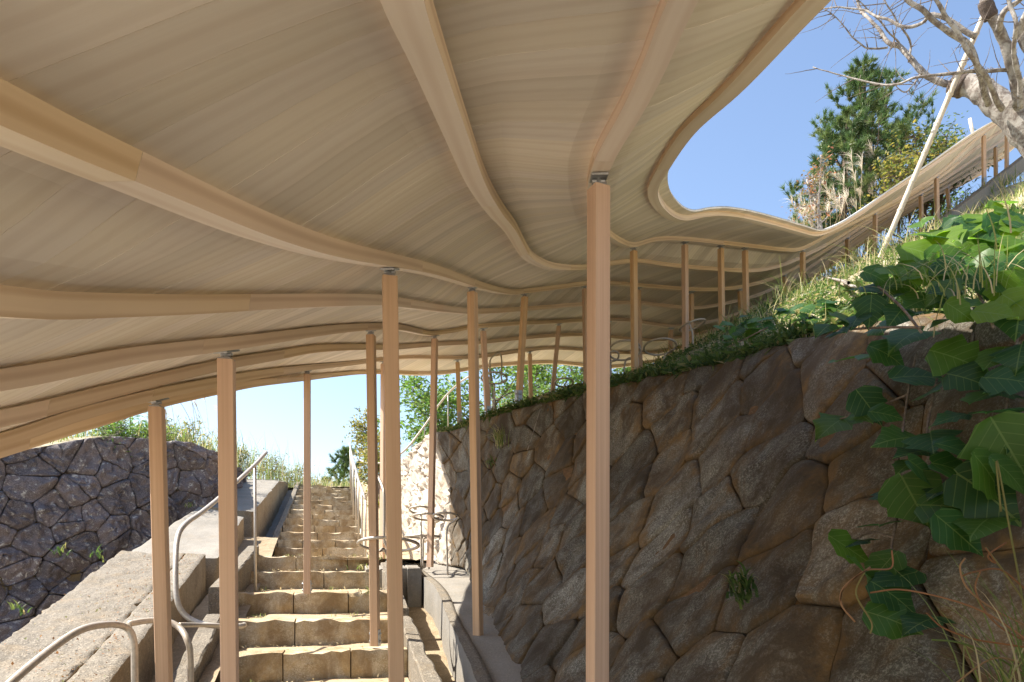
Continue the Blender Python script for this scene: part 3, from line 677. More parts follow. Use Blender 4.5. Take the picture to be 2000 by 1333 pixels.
# surface of boards: lift above beam underside by BD, past the edge beams by an overhang
def surf_row(i):
    P = [beams[k][i]+np.array([0, 0, BD]) for k in KEYS]
    def over(a, b, d):
        v = a-b; v = v/np.linalg.norm(v); return a+v*d
    pts = [over(P[0], P[1], .11)]+P+[over(P[-1], P[-2], .05)]
    return np.array(pts)
SURF = [surf_row(i) for i in range(len(QS))]
def subdivide_row(P, n=4): return catmull(P, n)
SURF = np.array([subdivide_row(p, 4) for p in SURF])               # (nq, m, 3)
SN = np.cross(np.gradient(SURF, axis=1), np.gradient(SURF, axis=0)); SN /= np.linalg.norm(SN, axis=2, keepdims=True)+1e-9; SN *= np.where(SN[..., 2:] < 0, -1, 1)
bstep = 3                                                          # 0.10 m boards
nB = 0
for b in range(0, len(QS)-bstep-1, bstep):
    r0 = SURF[b].copy(); r1 = SURF[b+bstep].copy(); rm = (r0+r1)/2
    lo = r0+(r1-r0)*.006; hi = r1-(r1-r0)*.006
    dz = random.uniform(-.0005, .0005)
    n = len(lo); V = []; uv = []; Fc = []
    al = np.r_[0, np.cumsum(np.linalg.norm(np.diff(rm, axis=0), axis=1))]
    for off, tz in ((0, dz), (1, .014)):
        for row, vv, sn_ in ((lo, 0, SN[b]), (rm, .075, SN[b+1]), (hi, .15, SN[b+bstep])):
            for j in range(n):
                V.append(row[j]+sn_[j]*tz); uv.append((al[j], vv))
    for j in range(n-1):
        for a in (0, 1):
            p = a*n+j; Fc.append((p, p+n, p+n+1, p+1))                      # underside
            p += 3*n; Fc.append((p, p+1, p+n+1, p+n))
        Fc.append((j, j+1, 3*n+j+1, 3*n+j)); p = 2*n+j; Fc.append((p+1, p, p+3*n, p+3*n+1))
    for e in (0, n-1):
        f = [e, n+e, 2*n+e, 5*n+e, 4*n+e, 3*n+e]; Fc.append(tuple(f if e == 0 else f[::-1]))
    me = mesh('board', V, Fc, M['board'], canopy, False, uv); nB += 1
# roofing over the boards
rows = [[p+q_*.02 for p, q_ in zip(SURF[i], SN[i])] for i in range(0, len(QS)-2, 2)]
V = []; n = len(rows[0])
rs_ = sheet('roof_membrane', rows, M['roof'], canopy, None)
md = rs_.modifiers.new('s', 'SOLIDIFY'); md.thickness = .008; md.offset = 1
# beams, in spliced lengths
for ki, k in enumerate(KEYS):
    P = beams[k][:-2]; n = len(P); T = np.gradient(P, axis=0); T /= np.linalg.norm(T, axis=1, keepdims=True)
    S = np.cross(T, [0, 0, 1]); S /= np.linalg.norm(S, axis=1, keepdims=True); Un = np.cross(S, T)
    al = np.r_[0, np.cumsum(np.linalg.norm(np.diff(P, axis=0), axis=1))]
    cut = [0.]; 
    while cut[-1] < al[-1]: cut.append(cut[-1]+random.uniform(2.0, 3.0) if len(cut) > 1 else random.uniform(.9, 2.2))
    for c0, c1 in zip(cut[:-1], cut[1:]):
        ce_ = min(c1, al[-1])
        if ce_-c0 < .2: continue
        g = np.linspace(c0+.0008, ce_-.0008, max(4, int((ce_-c0)/.08)))
        V = []; uv = []; Fc = []; hw = BW/2
        def corner(t, sx_, top):
            tt = t+(.02 if top else -.02)*(1 if abs(t-g[0]) < 1e-6 or abs(t-g[-1]) < 1e-6 else 0)
            p = np.array([np.interp(tt, al, P[:, c]) for c in range(3)]); s = np.array([np.interp(tt, al, S[:, c]) for c in range(3)]); u_ = np.array([np.interp(tt, al, Un[:, c]) for c in range(3)])
            return p+s*sx_*hw+u_*(BD-.002 if top else 0)
        strips = [((-1, 1), (-1, 0), 0.), ((-1, 0), (1, 0), .09), ((1, 0), (1, 1), .14), ((1, 1), (-1, 1), .23)]
        for (c_a, c_b, v0_) in strips:
            base = len(V)
            for t in g:
                V.append(corner(t, *c_a)); uv.append((t, v0_)); V.append(corner(t, *c_b)); uv.append((t, v0_+.08))
            for j in range(len(g)-1): Fc.append((base+2*j, base+2*j+2, base+2*j+3, base+2*j+1))
        for e in (g[0], g[-1]):
            base = len(V)
            for cc in ((-1, 0), (1, 0), (1, 1), (-1, 1)): V.append(corner(e, *cc)); uv.append((e, .1))
            Fc.append(tuple(range(base, base+4)) if e == g[0] else tuple(range(base+3, base-1, -1)))
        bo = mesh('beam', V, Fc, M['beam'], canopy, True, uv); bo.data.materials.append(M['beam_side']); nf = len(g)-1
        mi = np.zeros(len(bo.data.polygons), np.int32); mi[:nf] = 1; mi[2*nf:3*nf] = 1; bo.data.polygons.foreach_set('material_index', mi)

# ---------------- posts: (beam, top u, top v, distance, base u, base v, turn in degrees, foot plate)
PS = .064
posts = [('B',1166,352,2.5,1166,1640,24,0),('D',777,527,2.95,778,1560,14,0),('F',452,686,2.85,452,1600,12,0),('H',320,782,3.42,324,1440,10,0),('H',594,726,6.7,600,1160,12,1),
('F',724,646,5.45,733,1262,-8,1),('H',745,706,9.7,747,1106,-30,0),('F',837,657,8.2,840,1108,-20,0),('D',925,562,5.4,934,1253,-28,0),('H',899,704,10.2,898,828,5,1),('F',949,642,8.95,953,820,20,1),
('D',1011,576,8.1,1013,792,32,1),('H',1037,688,11.6,1037,790,5,0),('F',1079,634,10.8,1079,768,5,0),('D',1142,560,9.2,1146,755,30,0),('F',1190,629,11.6,1191,725,-25,0),('B',1236,484,7.9,1240,722,30,0),
('D',1247,563,10.1,1250,715,30,0),('B',1335,475,8.7,1339,680,35,0),('D',1350,571,10.7,1350,660,30,0),('F',1308,641,12.2,1308,688,5,0),('B',1407,481,9.2,1410,618,35,0),('B',1456,486,9.6,1458,606,35,0),
('D',1449,566,11.2,1449,612,20,0),('B',1567,490,10.7,1568,570,35,0),('D',1535,537,11.9,1535,580,35,0),('B',1709,418,12.0,1709,500,38,0),('D',1655,472,12.8,1655,520,35,0),('B',1830,346,13.0,1831,442,10,0),
('D',1800,385,13.9,1800,455,25,0),('F',1854,366,15.7,1856,425,25,0),('B',1922,263,14.2,1922,364,0,1),('B',1965,238,14.9,1966,322,25,0),('D',1944,290,15.6,1945,330,25,0)]
def obox(c, sx_, sy_, h, ang, z0=None):
    ca, sa = math.cos(ang), math.sin(ang)
    return box_pts(c, (ca*sx_/2, sa*sx_/2, 0), (-sa*sy_/2, ca*sy_/2, 0), (0, 0, h/2))
POSTS = []
for (bk, ut, vt, d, ub, vb, turn, plate) in posts:
    t = U(ut, vt, d)
    bm_ = beams[bk]; j = int(np.argmin(((bm_[:, 0]-t.x)**2+(bm_[:, 1]-t.y)**2))); bz = bm_[j, 2]
    top = Vector((bm_[j, 0], bm_[j, 1], bz)); base = U(ub, vb, d); base.y = top.y
    base = U(ub, vb+(22 if ub > 1150 and vb < 800 else 0)*(0 if plate else 1), top.y)
    a = R(turn); h = PS/2; cut = .045
    V = []; uv = []; Fc = []
    sgn = -1 if turn < 0 else 1
    tz = top.z-cut
    cs = [(-h, -h), (h, -h), (h, h), (-h, h)]
    ch = .003
    ring = []
    for i, (x, y) in enumerate(cs):                                # small chamfers on the arrises
        px, py = cs[i-1]; nx, ny = cs[(i+1) % 4]
        ring.append((x+np.sign(px-x)*ch, y+np.sign(py-y)*ch)); ring.append((x+np.sign(nx-x)*ch, y+np.sign(ny-y)*ch))
    for i in range(8):
        x, y = ring[i]; x2, y2 = ring[(i+1) % 8]
        for (xx, yy_, vv) in ((x, y, .0), (x2, y2, .07)):
            X = xx*math.cos(a)-yy_*math.sin(a); Y = xx*math.sin(a)+yy_*math.cos(a)
            for (P_, z_, l) in ((base, base.z, 0.), (top, tz-(.028 if (i in (7, 0, 1, 6) and False) else 0), top.z-base.z)):
                V.append((P_.x+X, P_.y+Y, z_)); uv.append((l, vv+i*.09))
        k = i*4; Fc.append((k, k+2, k+3, k+1))
    for lvl in (0, 1): 
        f = [i*4+lvl for i in range(8)]; Fc.append(tuple(f if lvl else f[::-1]))
    p = mesh('post', V, Fc, M['post'], canopy, False, uv); POSTS.append((p, top, base))
    # swivel bracket at the head: plate under the beam, knuckle and stub
    T_ = bm_[min(j+3, len(bm_)-1)]-bm_[max(j-3, 0)]; T_ = Vector(T_).normalized(); S_ = T_.cross(Vector((0, 0, 1))).normalized(); N_ = S_.cross(T_)
    mb = MB(); mb.add(box_pts(top-N_*.006, T_*.058, S_*.03, N_*.0035), BOXF)
    mb.tube([top-Vector((0, 0, .012)), top-Vector((0, 0, .045))], .011, 8)
    mb.add(box_pts(Vector((top.x, top.y, tz+.005)), (.026, 0, 0), (0, .026, 0), (0, 0, .004)), BOXF)
    mb.tube([top-S_*.024-Vector((0, 0, .020)), top+S_*.024-Vector((0, 0, .020))], .008, 8)
    mb.build('head_bracket', M['galv'], p, False)
    if plate:
        mb = MB(); ca, sa = math.cos(a), math.sin(a); hh = .13 if d < 7 else .17
        for s_ in (-1, 1):
            c_ = Vector((base.x+ca*s_*(h+.003), base.y+sa*s_*(h+.003), base.z+hh/2))
            mb = MB(); mb.add(obox(c_, .005, PS*.85, hh, a), BOXF)
            mb.build('foot_plate', M['galv'], p, False)
            for zz_ in (.28, .75): 
                q = Vector((c_.x, c_.y, base.z+hh*zz_)); tube('bolt_head', [q, q+Vector((ca*s_*.012, sa*s_*.012, 0))], .011, M['galv'], p, 6)
        c_ = Vector((base.x+sa*(h+.003), base.y-ca*(h+.003), base.z+hh/2))
        if d > 7: mb = MB(); mb.add(obox(c_, PS*.85, .005, hh, a), BOXF); mb.build('foot_plate', M['galv'], p, False)
        for zz_ in ((.28, .75) if d > 7 else ()):
            q = Vector((c_.x, c_.y, base.z+hh*zz_)); tube('bolt_head', [q, q+Vector((sa*.012, -ca*.012, 0))], .012, M['galv'], p, 8)
# ================================================================== pipe rails and ring stands
def PX(L): return [U(*p) for p in L]
def spl(L, n=6): return catmull(np.array([Vector(p)[:] for p in L]), n)
hr = empty('handrail', U(498, 1155, 6.9), 'curved greige pipe handrail beside the left post, swooping down and back over the gutter', 'handrail')
tube('rail_pipe', spl(PX([(520,884,7.35),(498,908,6.95),(466,938,6.4),(434,968,5.9),(395,1000,5.35),(362,1024,5.0),(347,1050,4.85),(343,1100,4.7),(345,1165,4.6),(358,1198,4.6),(385,1216,4.6),(420,1223,4.6),(468,1223,4.62),(477,1221,4.7)]), 5), .019, M['pipe'], hr, 10)
tube('rail_post', PX([(498,908,6.95),(499,1156,6.95)]), .015, M['pipe'], hr, 8)
l1 = empty('loop_rail', U(262, 1345, 3.4), 'greige pipe loop at the bottom left corner rising from the ramp coping and bending down', 'pipe rail')
tube('rail_pipe', spl(PX([(-40,1400,2.45),(20,1335,2.6),(100,1268,2.9),(160,1230,3.1),(215,1220,3.3),(248,1227,3.4),(261,1252,3.4),(263,1300,3.4),(264,1420,3.4)]), 6), .017, M['pipe'], l1, 10)
l2 = empty('loop_rail', U(372, 1345, 3.5), 'greige hooked pipe loop round the foot of the leftmost post', 'pipe rail')
tube('rail_pipe', spl(PX([(251,1219,3.42),(285,1213,3.5),(322,1213,3.55),(350,1226,3.55),(366,1252,3.5),(372,1290,3.5),(373,1430,3.5)]), 6), .016, M['pipe'], l2, 10)
tube('cross_pipe', PX([(352,1221,3.56),(432,1222,4.5)]), .013, M['pipe'], l2, 8)
# picket rail up the right side of the upper stairs
pr = empty('stair_rail', U(712, 1099, 10.3), 'slim picket rail climbing the right side of the upper stairs', 'handrail')
pk = [(714,976,1099,10.3),(707,957,1092,10.7),(700,938,1056,11.5),(695,918,1037,12.3),(690,900,1012,13.4),(686.5,886,978,15),(684,873,956,17)]
tube('rail_pipe', [U(a, b, d) for a, b, c, d in pk]+[U(683, 866, 18)], .022, M['pipe'], pr, 8)
for a, b, c, d in pk: tube('picket', [U(a, b, d), U(a, c, d)], .016, M['pipe'], pr, 6)
tube('return_pipe', PX([(714,976,10.3),(722,955,9.9),(728,930,9.6)]), .014, M['pipe'], pr, 6)
br = empty('bent_rail', U(757, 1109, 8), 'bent pipe handrail standing between the two posts right of the lower steps', 'handrail')
tube('rail_pipe', spl(PX([(724,900,8.6),(737,929,8.3),(746,948,8.1),(750,967,8),(750.5,1010,8),(750.5,1055,8),(757,1073,8),(757.5,1109,8)]), 5), .0165, M['pipe'], br, 8)
# long curving rail on the slope behind the wall
cr = empty('slope_rail', U(850, 840, 12.5), 'white curved pipe rail running up the slope behind the pale rock wall', 'handrail')
tube('rail_pipe', spl(PX([(690,893,17),(715,904,15),(740,905,14),(759,901,13.4),(778,890,12.8),(795,876,12.5),(815,851,12.5),(832,828,12.5),(850,801,12.5),(865,781,12.4),(880,764,12.3),(900,746,12),(920,733,11.4),(945,716,10.6)]), 5), .017, M['pipe'], cr, 8)
for a, b, c, d in [(805,864,884,12.5),(829,832,856,12.5),(852,799,846,12.5),(875,769,846,12.4)]: tube('picket', [U(a, b, d), U(a, c+8, d)], .012, M['pipe'], cr, 6)
def ring(parent, cx, cy, rx, ry, d, roll=0, r=.014, arc=None):
    c = U(cx, cy, d); Rr = rx/F*d
    f = min(.999, ry/rx); zz_ = (V0-cy)/F
    # tilt so that a circle of radius Rr shows the measured flattening from the steps
    tilt = -math.asin(max(-.99, min(.99, f-zz_)))
    a1 = Vector((math.cos(R(roll)), 0, math.sin(R(roll)))); a2 = Vector((-math.sin(R(roll))*math.sin(tilt), math.cos(tilt), math.cos(R(roll))*math.sin(tilt)))
    N = 36
    if arc: ts = [R(arc[0]+(arc[1]-arc[0])*i/N) for i in range(N+1)]
    else: ts = [2*math.pi*i/N for i in range(N)]
    P = [c+a1*Rr*math.cos(t)+a2*Rr*math.sin(t) for t in ts]
    return tube('ring', P, r, M['pipe'], parent, 8, closed=arc is None)
def ring_stand(label, base, cx, cy, rx, ry, d, pole, roll=0, r=.014, name='ring_stand', pr_=.011):
    t = empty(name, U(*base), label, 'ring stand', 'pipe rings on poles')
    ring(t, cx, cy, rx, ry, d, roll, r); tube('pole', spl(PX(pole), 5), pr_, M['pipe'], t, 8); return t
ring_stand('widest pipe ring at waist height across two posts right of the lower steps', (760,1205,5.6), 759, 1064, 58, 13, 5.6, [(742,1077,5.5),(748,1072,5.6),(756,1084,5.6),(760,1110,5.6),(761,1250,5.6)], 0, .0135)
ring_stand('highest pipe ring of the cluster on the sunlit end of the ledge', (822,1112,8.6), 822, 997, 22, 7.5, 8.6, [(822,1004,8.75),(822.5,1040,8.6),(823,1112,8.6)])
ring_stand('flat pipe ring left of the slim post in the sunlit ledge cluster', (838,1112,8.25), 836, 1010, 29, 6.5, 8.25, [(856,1012,8.1),(845,1014,8.2),(838,1030,8.25),(838,1112,8.25)])
ring_stand('rightmost pipe ring of the ledge cluster, on a hooked pole near the shadow edge', (874,1124,8.0), 871, 1009.5, 25, 7.5, 8.0, [(894,1014,8),(886,1019,8),(877,1025,8),(872.5,1040,8),(873,1080,8),(874.5,1124,8)])
ring_stand('lowest pipe ring of the ledge cluster, seen edge on at eye level', (826,1110,8.4), 825, 1048.5, 33, 2.2, 8.4, [(829,1051,8.3),(826.5,1060,8.4),(826,1110,8.4)])
ring_stand('big upright tilted ring with a small one beside it, first on the slope', (1219,742,8.5), 1219.5, 685, 31, 20, 8.5, [(1234,700,8.4),(1226,701,8.5),(1220,712,8.5),(1219,745,8.5)], 0, .0125)
ring_stand('smallest pipe ring, against the near post on the slope', (1192,745,8.5), 1198, 696, 10.5, 11, 8.5, [(1203,704,8.5),(1195,706,8.5),(1192,716,8.5),(1192,750,8.5)], 0, .012)
ring_stand('pipe ring tilted towards the viewer between two posts on the planted slope', (1296,705,8.6), 1289, 678, 31, 16.5, 8.6, [(1317,682,8.5),(1305,688,8.6),(1297,698,8.6),(1295,712,8.6)], 0, .0125)
ring_stand('highest pipe ring, tipped up to the right in front of the slope posts', (1352,680,8.6), 1352, 636, 25, 10, 8.6, [(1344,628,8.6),(1350,643,8.6),(1353,660,8.6),(1352.5,690,8.6)], 16, .0125)
ring_stand('small dark pipe ring on a crooked pole above the wall top near the middle', (1102,778,10.6), 1102, 747.5, 17.5, 8.5, 10.6, [(1109,742,10.6),(1103,752,10.6),(1101,762,10.6),(1103,782,10.6)], 0, .014)
t = empty('pipe_hoop', U(1072, 790, 9.6), 'low pipe hoop arching out of the weeds on the wall top', 'pipe hoop')
tube('hoop', spl(PX([(1053,797,9.6),(1053,782,9.6),(1060,773,9.6),(1074,768,9.6),(1088,771,9.6),(1101,780,9.7)]), 6), .012, M['pipe'], t, 8)
t = ring_stand('wide ring with a tall hooked pipe rising from it behind the middle posts', (965,815,10.2), 965, 739, 25, 11.5, 10.2, [(957,752,10.2),(964,750,10.2),(966,762,10.2),(965,818,10.2)], 0, .014)
tube('hook_pipe', spl(PX([(957,815,10.4),(957,720,10.4),(958,703,10.4),(967,693,10.3),(975,690,10.3),(979,697,10.3),(980,715,10.25),(979,738,10.2),(984,748,10.2),(989,742,10.2)]), 5), .012, M['pipe'], t, 8)
ring_stand('vertical ring half hidden behind the slope post near the smallest ring', (1250,735,8.3), 1242, 686, 9, 14, 8.3, [(1246,699,8.3),(1246,740,8.3)], 0, .011)

# ================================================================== measuring helpers for plants
def wall_hit(u, v, off=.0):
    for y in np.arange(1.0, 13, .01):
        p = U(u, v, y)
        if p.y < WF[0][1]: continue
        # wall surface x at this y and z
        fy = np.interp(y, WF[:, 1], np.arange(len(WF))); fx = np.interp(y, WF[:, 1], WF[:, 0]); fz = np.interp(y, WF[:, 1], WF[:, 2])
        tx = np.interp(y, WT[:, 1], WT[:, 0]); tz = np.interp(y, WT[:, 1], WT[:, 2])
        f = (p.z-fz)/(tz-fz)
        if p.x+off > fx+(tx-fx)*f+.1*math.sin(math.pi*min(1, max(0, f)))-.10: return p
    return p
def ground_z(x, y):
    x = np.atleast_1d(np.asarray(x, float)); y = np.atleast_1d(np.asarray(y, float))
    z = hill(x, y); tx = np.interp(y, WT[:, 1], WT[:, 0]); tz = np.interp(y, WT[:, 1], WT[:, 2])
    k = np.clip((x-tx)/.45, 0, 1); return tz*(1-k)+z*k
def ground_hit(u, v):
    for y in np.arange(1.6, 40, .03):
        p = U(u, v, y)
        if p.x > np.interp(y, WT[:, 1], WT[:, 0]) and p.z <= ground_z(p.x, p.y)[0]: return p
    return p
# ================================================================== vegetation builders (numpy)
def blades(base, L, W, bend, droop=1., seg=4, wind=(0, 0), up=None):
    """grass blades: base (n,3), lengths, widths, bend amounts -> V, tris, var"""
    n = len(base); az = rng.uniform(0, 2*np.pi, n); d = np.c_[np.cos(az)+wind[0], np.sin(az)+wind[1], np.zeros(n)]
    d /= np.linalg.norm(d, axis=1, keepdims=True)+1e-9; sd_ = np.c_[-d[:, 1], d[:, 0], np.zeros(n)]
    tw = rng.uniform(-.6, .6, n)[:, None]; sd_ = sd_*np.cos(tw)+d*np.sin(tw)
    V = []; 
    for k in range(seg+1):
        t = k/seg; w = W*(1-t**1.5)*.5
        c = base+d*(L*bend*t**1.7)[:, None]+np.c_[np.zeros(n), np.zeros(n), L*(t-bend*droop*.45*t**2.4)]
        if k == seg: V.append(c[:, None])
        else: V.append(np.stack([c-sd_*w[:, None], c+sd_*w[:, None]], 1))
    V = np.concatenate(V, 1); m = 2*seg+1; T = []
    for k in range(seg-1): T += [(2*k, 2*k+1, 2*k+3), (2*k, 2*k+3, 2*k+2)]
    T.append((2*seg-2, 2*seg-1, 2*seg)); T = np.array(T)
    return V.reshape(-1, 3), (T[None]+(np.arange(n)*m)[:, None, None]).reshape(-1, 3), np.repeat(rng.uniform(0, 1, n), m)
def leaflets(c, size, nrm=None, aspect=.45, jit=.8, upb=.4, dirs=None):
    """small pointed folded leaves at c (n,3): V, tris, var"""
    n = len(c); a = rng.normal(size=(n, 3)) if dirs is None else dirs+rng.normal(size=(n, 3))*jit; a[:, 2] *= .6; a /= np.linalg.norm(a, axis=1, keepdims=True)
    u_ = rng.normal(size=(n, 3))*.7+np.array([0, 0, upb*2.5]); s = np.cross(a, u_); s /= np.linalg.norm(s, axis=1, keepdims=True)+1e-9
    nn = np.cross(s, a); sz = np.asarray(size)[:, None] if not np.isscalar(size) else np.full((n, 1), size)
    P0 = c; P1 = c+a*sz*.45+s*sz*aspect*.5+nn*sz*.08; P2 = c+a*sz-nn*sz*.06; P3_ = c+a*sz*.45-s*sz*aspect*.5+nn*sz*.08
    V = np.stack([P0, P1, P2, P3_], 1).reshape(-1, 3); T = np.array([(0, 1, 2), (0, 2, 3)])
    return V, (T[None]+(np.arange(n)*4)[:, None, None]).reshape(-1, 3), np.repeat(rng.uniform(0, 1, n), 4)
def merge(parts):
    V = []; T = []; A = []; o = 0
    for v, t, a in parts: V.append(v); T.append(t+o); A.append(a); o += len(v)
    return np.concatenate(V), np.concatenate(T), np.concatenate(A)
def low(q): return np.where((q[:, 0] < 3.4) & (q[:, 1] > 4.3), .42, 1.)
def scatter_hill(n, y0, y1, r0, r1, pw=1.):
    y = y0+(y1-y0)*rng.uniform(0, 1, n); r = r0+(r1-r0)*rng.uniform(0, 1, n)**pw
    tx = np.interp(y, WT[:, 1], WT[:, 0]); x = tx+r*.97; yy_ = y+r*.24
    return np.c_[x, yy_, ground_z(x, yy_)]
def stuff(name, geo, m): 
    o = fast_mesh(name, geo[0], geo[1], m, None, False, geo[2]); o['kind'] = 'stuff'; return o
# ---- ground cover of the slope
g1 = scatter_hill(20000, 1.2, 13, .02, 9, 1.25)
d_ = np.linalg.norm(g1, axis=1)
stuff('slope_grass', blades(g1, rng.uniform(.06, .20, len(g1))*(1+.25*(d_ > 7))*low(g1), rng.uniform(.004, .009, len(g1))*(1+d_*.06), rng.uniform(.2, .9, len(g1)), seg=3), M['grass'])
g2 = scatter_hill(9000, 3.0, 11, .0, 2.6, 1.1); 
pt = []
for k in range(4):
    q = g2+np.c_[rng.normal(0, .03, (len(g2), 2)), rng.uniform(.01, .12, len(g2))*low(g2)]; pt.append(leaflets(q, rng.uniform(.035, .085, len(g2))*(.5+.5*low(g2)), aspect=.38, upb=.6))
stuff('low_weeds', merge(pt), M['small_leaf'])
g3 = scatter_hill(3200, 2.2, 10, .6, 5); 
stuff('dry_slope_grass', blades(g3, rng.uniform(.12, .32, len(g3))*low(g3), rng.uniform(.004, .008, len(g3)), rng.uniform(.4, 1.1, len(g3)), seg=4), M['dry_grass'])
g4 = scatter_hill(14000, 8, 17, 3, 15); stuff('upper_slope_grass', blades(g4, rng.uniform(.15, .38, len(g4)), rng.uniform(.012, .022, len(g4)), rng.uniform(.3, .9, len(g4)), seg=3), M['grass'])
# weeds hanging over the lip of the wall
yy_ = rng.uniform(2.6, 9.2, 5200); tx = np.interp(yy_, WT[:, 1], WT[:, 0]); tz = np.interp(yy_, WT[:, 1], WT[:, 2])
q = np.c_[tx+rng.uniform(-.03, .16, len(yy_)), yy_, tz+rng.uniform(-.02, .07, len(yy_))]
dens = np.array([noise.noise(Vector((0, a*2.2, 0))) for a in yy_]) > -.18
stuff('wall_lip_weeds', merge([leaflets(q[dens][::2], rng.uniform(.05, .12, len(q[dens][::2])), aspect=.28, upb=.2), blades(q[dens][::3], rng.uniform(.06, .18, len(q[dens][::3])), np.full(len(q[dens][::3]), .006), rng.uniform(.6, 1.2, len(q[dens][::3])), 1.6, 4, (-.8, -.3))]), M['small_leaf'])
# litter and small stones on treads and slabs
lit = []
for (y, z, x, wd) in steps[:7]:
    n = 70; f = rng.uniform(0, 1, n); g_ = rng.uniform(.1, .95, n)**.6
    ln = .55; o_ = np.array([x, y, 0])[None]+np.outer(f*wd, np.array(sx[:]))+np.outer(g_*ln, np.array(sdir[:])); o_[:, 2] = z+.012; lit.append(o_)
q = np.concatenate(lit); stuff('leaf_litter', leaflets(q, rng.uniform(.012, .035, len(q)), aspect=.5, upb=2.), M['dry_grass'])
n = 900; yy2 = rng.uniform(2.4, 7.3, n); ff = rng.uniform(0, 1, n)**.5; xx2 = (-2.35-(yy2-2.2)*.37)*(1-ff)+(-1.65-(yy2-2.2)*.327)*ff
q = np.c_[xx2, yy2, -1.19+.177*yy2+.012]; stuff('slab_litter', leaflets(q, rng.uniform(.006, .022, n), aspect=.7, upb=2.), M['reddish_grass'])
for i in range(9):
    y, z, x, wd = steps[random.choice((1, 2, 3, 4, 5, 6))]; p_ = Vector((x, y, z))+sx*random.uniform(.1, wd-.1)+sdir*random.uniform(.4, .55)
    v_, t_, a_ = blades(np.array([p_[:]])+rng.normal(0, .03, (9, 3))*np.array([1, 1, 0]), rng.uniform(.03, .10, 9), np.full(9, .005), rng.uniform(.5, 1.2, 9), 1.3, 4)
    lit.append((v_, t_, a_))
stuff('joint_weeds', merge([g_ for g_ in lit if isinstance(g_, tuple)]), M['grass'])
# grass on the far and left banks
def bank(name, n, xr, yr, zf, L, m, bend=(.2, .7)):
    x = rng.uniform(*xr, n); y = rng.uniform(*yr, n); z = zf(x, y)
    stuff(name, blades(np.c_[x, y, z], rng.uniform(*L, n), rng.uniform(.008, .016, n), rng.uniform(*bend, n), seg=4), m)
def lefttop(n, r1, y0=7., y1=18.):
    y = rng.uniform(y0, y1, n); i = np.interp(y, TL2[1:, 1], np.arange(len(TL2)-1)); tx = np.interp(y, LT[:, 1], LT[:, 0]); tx = np.where(y > 14.6, -5.85-(y-14.6)*.33, tx); tz = np.where(y > 14.6, 2.0+(y-14.6)*.05, np.interp(y, LT[:, 1], LT[:, 2]))
    r = rng.uniform(.05, r1, n)**1.; return np.c_[tx-r*.95, y+r*.3, tz]
q = lefttop(5200, 2.2); stuff('left_bank_grass', blades(q, rng.uniform(.15, .5, len(q)), rng.uniform(.008, .014, len(q)), rng.uniform(.25, .8, len(q)), seg=4), M['grass'])
bank('terrace_grass', 5000, (-7.5, -1.5), (18.4, 22), lambda x, y: 2.05+0*x, (.15, .45), M['grass'])
# grass tufts (each its own)
def tuft(name, label, cat, at, n, L, m, bend=(.4, 1.), W=.006, wind=(0, 0), spread=.05, group=None, droop=1., seg=6):
    b = np.array(at)[None]+np.c_[rng.normal(0, spread, (n, 2)), rng.normal(0, spread*(.9 if 'wall' in name else .15), n)]
    v, t, a = blades(b, rng.uniform(L*.45, L, n), np.full(n, W), rng.uniform(*bend, n), droop, seg, wind)
    o = fast_mesh(name, v-np.array(at), t, m, None, False, a); o.location = at; tag(o, label, cat, group); return o
for (u, v, lab, n, L) in [(978, 868, 'spiky green grass tuft growing out of the shaded wall near its top', 70, .36), (1452, 1158, 'small mossy fern in a joint low on the shaded wall', 80, .13), (885+75, 905, 'short pale green tuft under the spiky one on the shaded wall', 25, .14)]:
    p = wall_hit(u, v, .09); tuft('wall_tuft', lab, 'grass tuft', p, n, L, M['grass'] if L > .2 else M['small_leaf'], (.5, 1.2), .007 if L > .2 else .012, (-.9, -.5), .03, droop=1.6)
for (u, v, d, lab) in [(705, 1112, 7.75, 'grass tuft on the third lit step right of the middle post'), (725, 1160, 6.75, 'arching green grass tuft on the step behind the second post'), (735, 1092, 7.7, 'grass tuft at the right end of the upper lower-flight step'), (372, 990, 9.9, 'small bright green weed on the upper slab by the rock wall'), (810, 1111, 8.9, 'little weed at the foot of the pale rock wall')]:
    tuft('step_tuft', lab, 'grass tuft', U(u, v, d), 22, .17 if u > 600 else .14, M['grass'], (.6, 1.2), .008, (0, -.4), .05, droop=1.5)
for (u, v, lab) in [(1640, 470, 'tall arching green grass clump right of the slope posts'), (1560, 590, 'bright green grass clump between the slope posts'), (1480, 640, 'leafy grass clump at the edge of the canopy shade'), (1725, 545, 'grass clump at the foot of the bamboo pole'), (1800, 520, 'wild grass clump right of the bamboo pole')]:
    p = ground_hit(u, max(v, 520)); tuft('grass_clump', lab, 'grass clump', p, 110, .36, M['grass'], (.4, 1.1), .006, (-.3, 0), .13, droop=1.1)
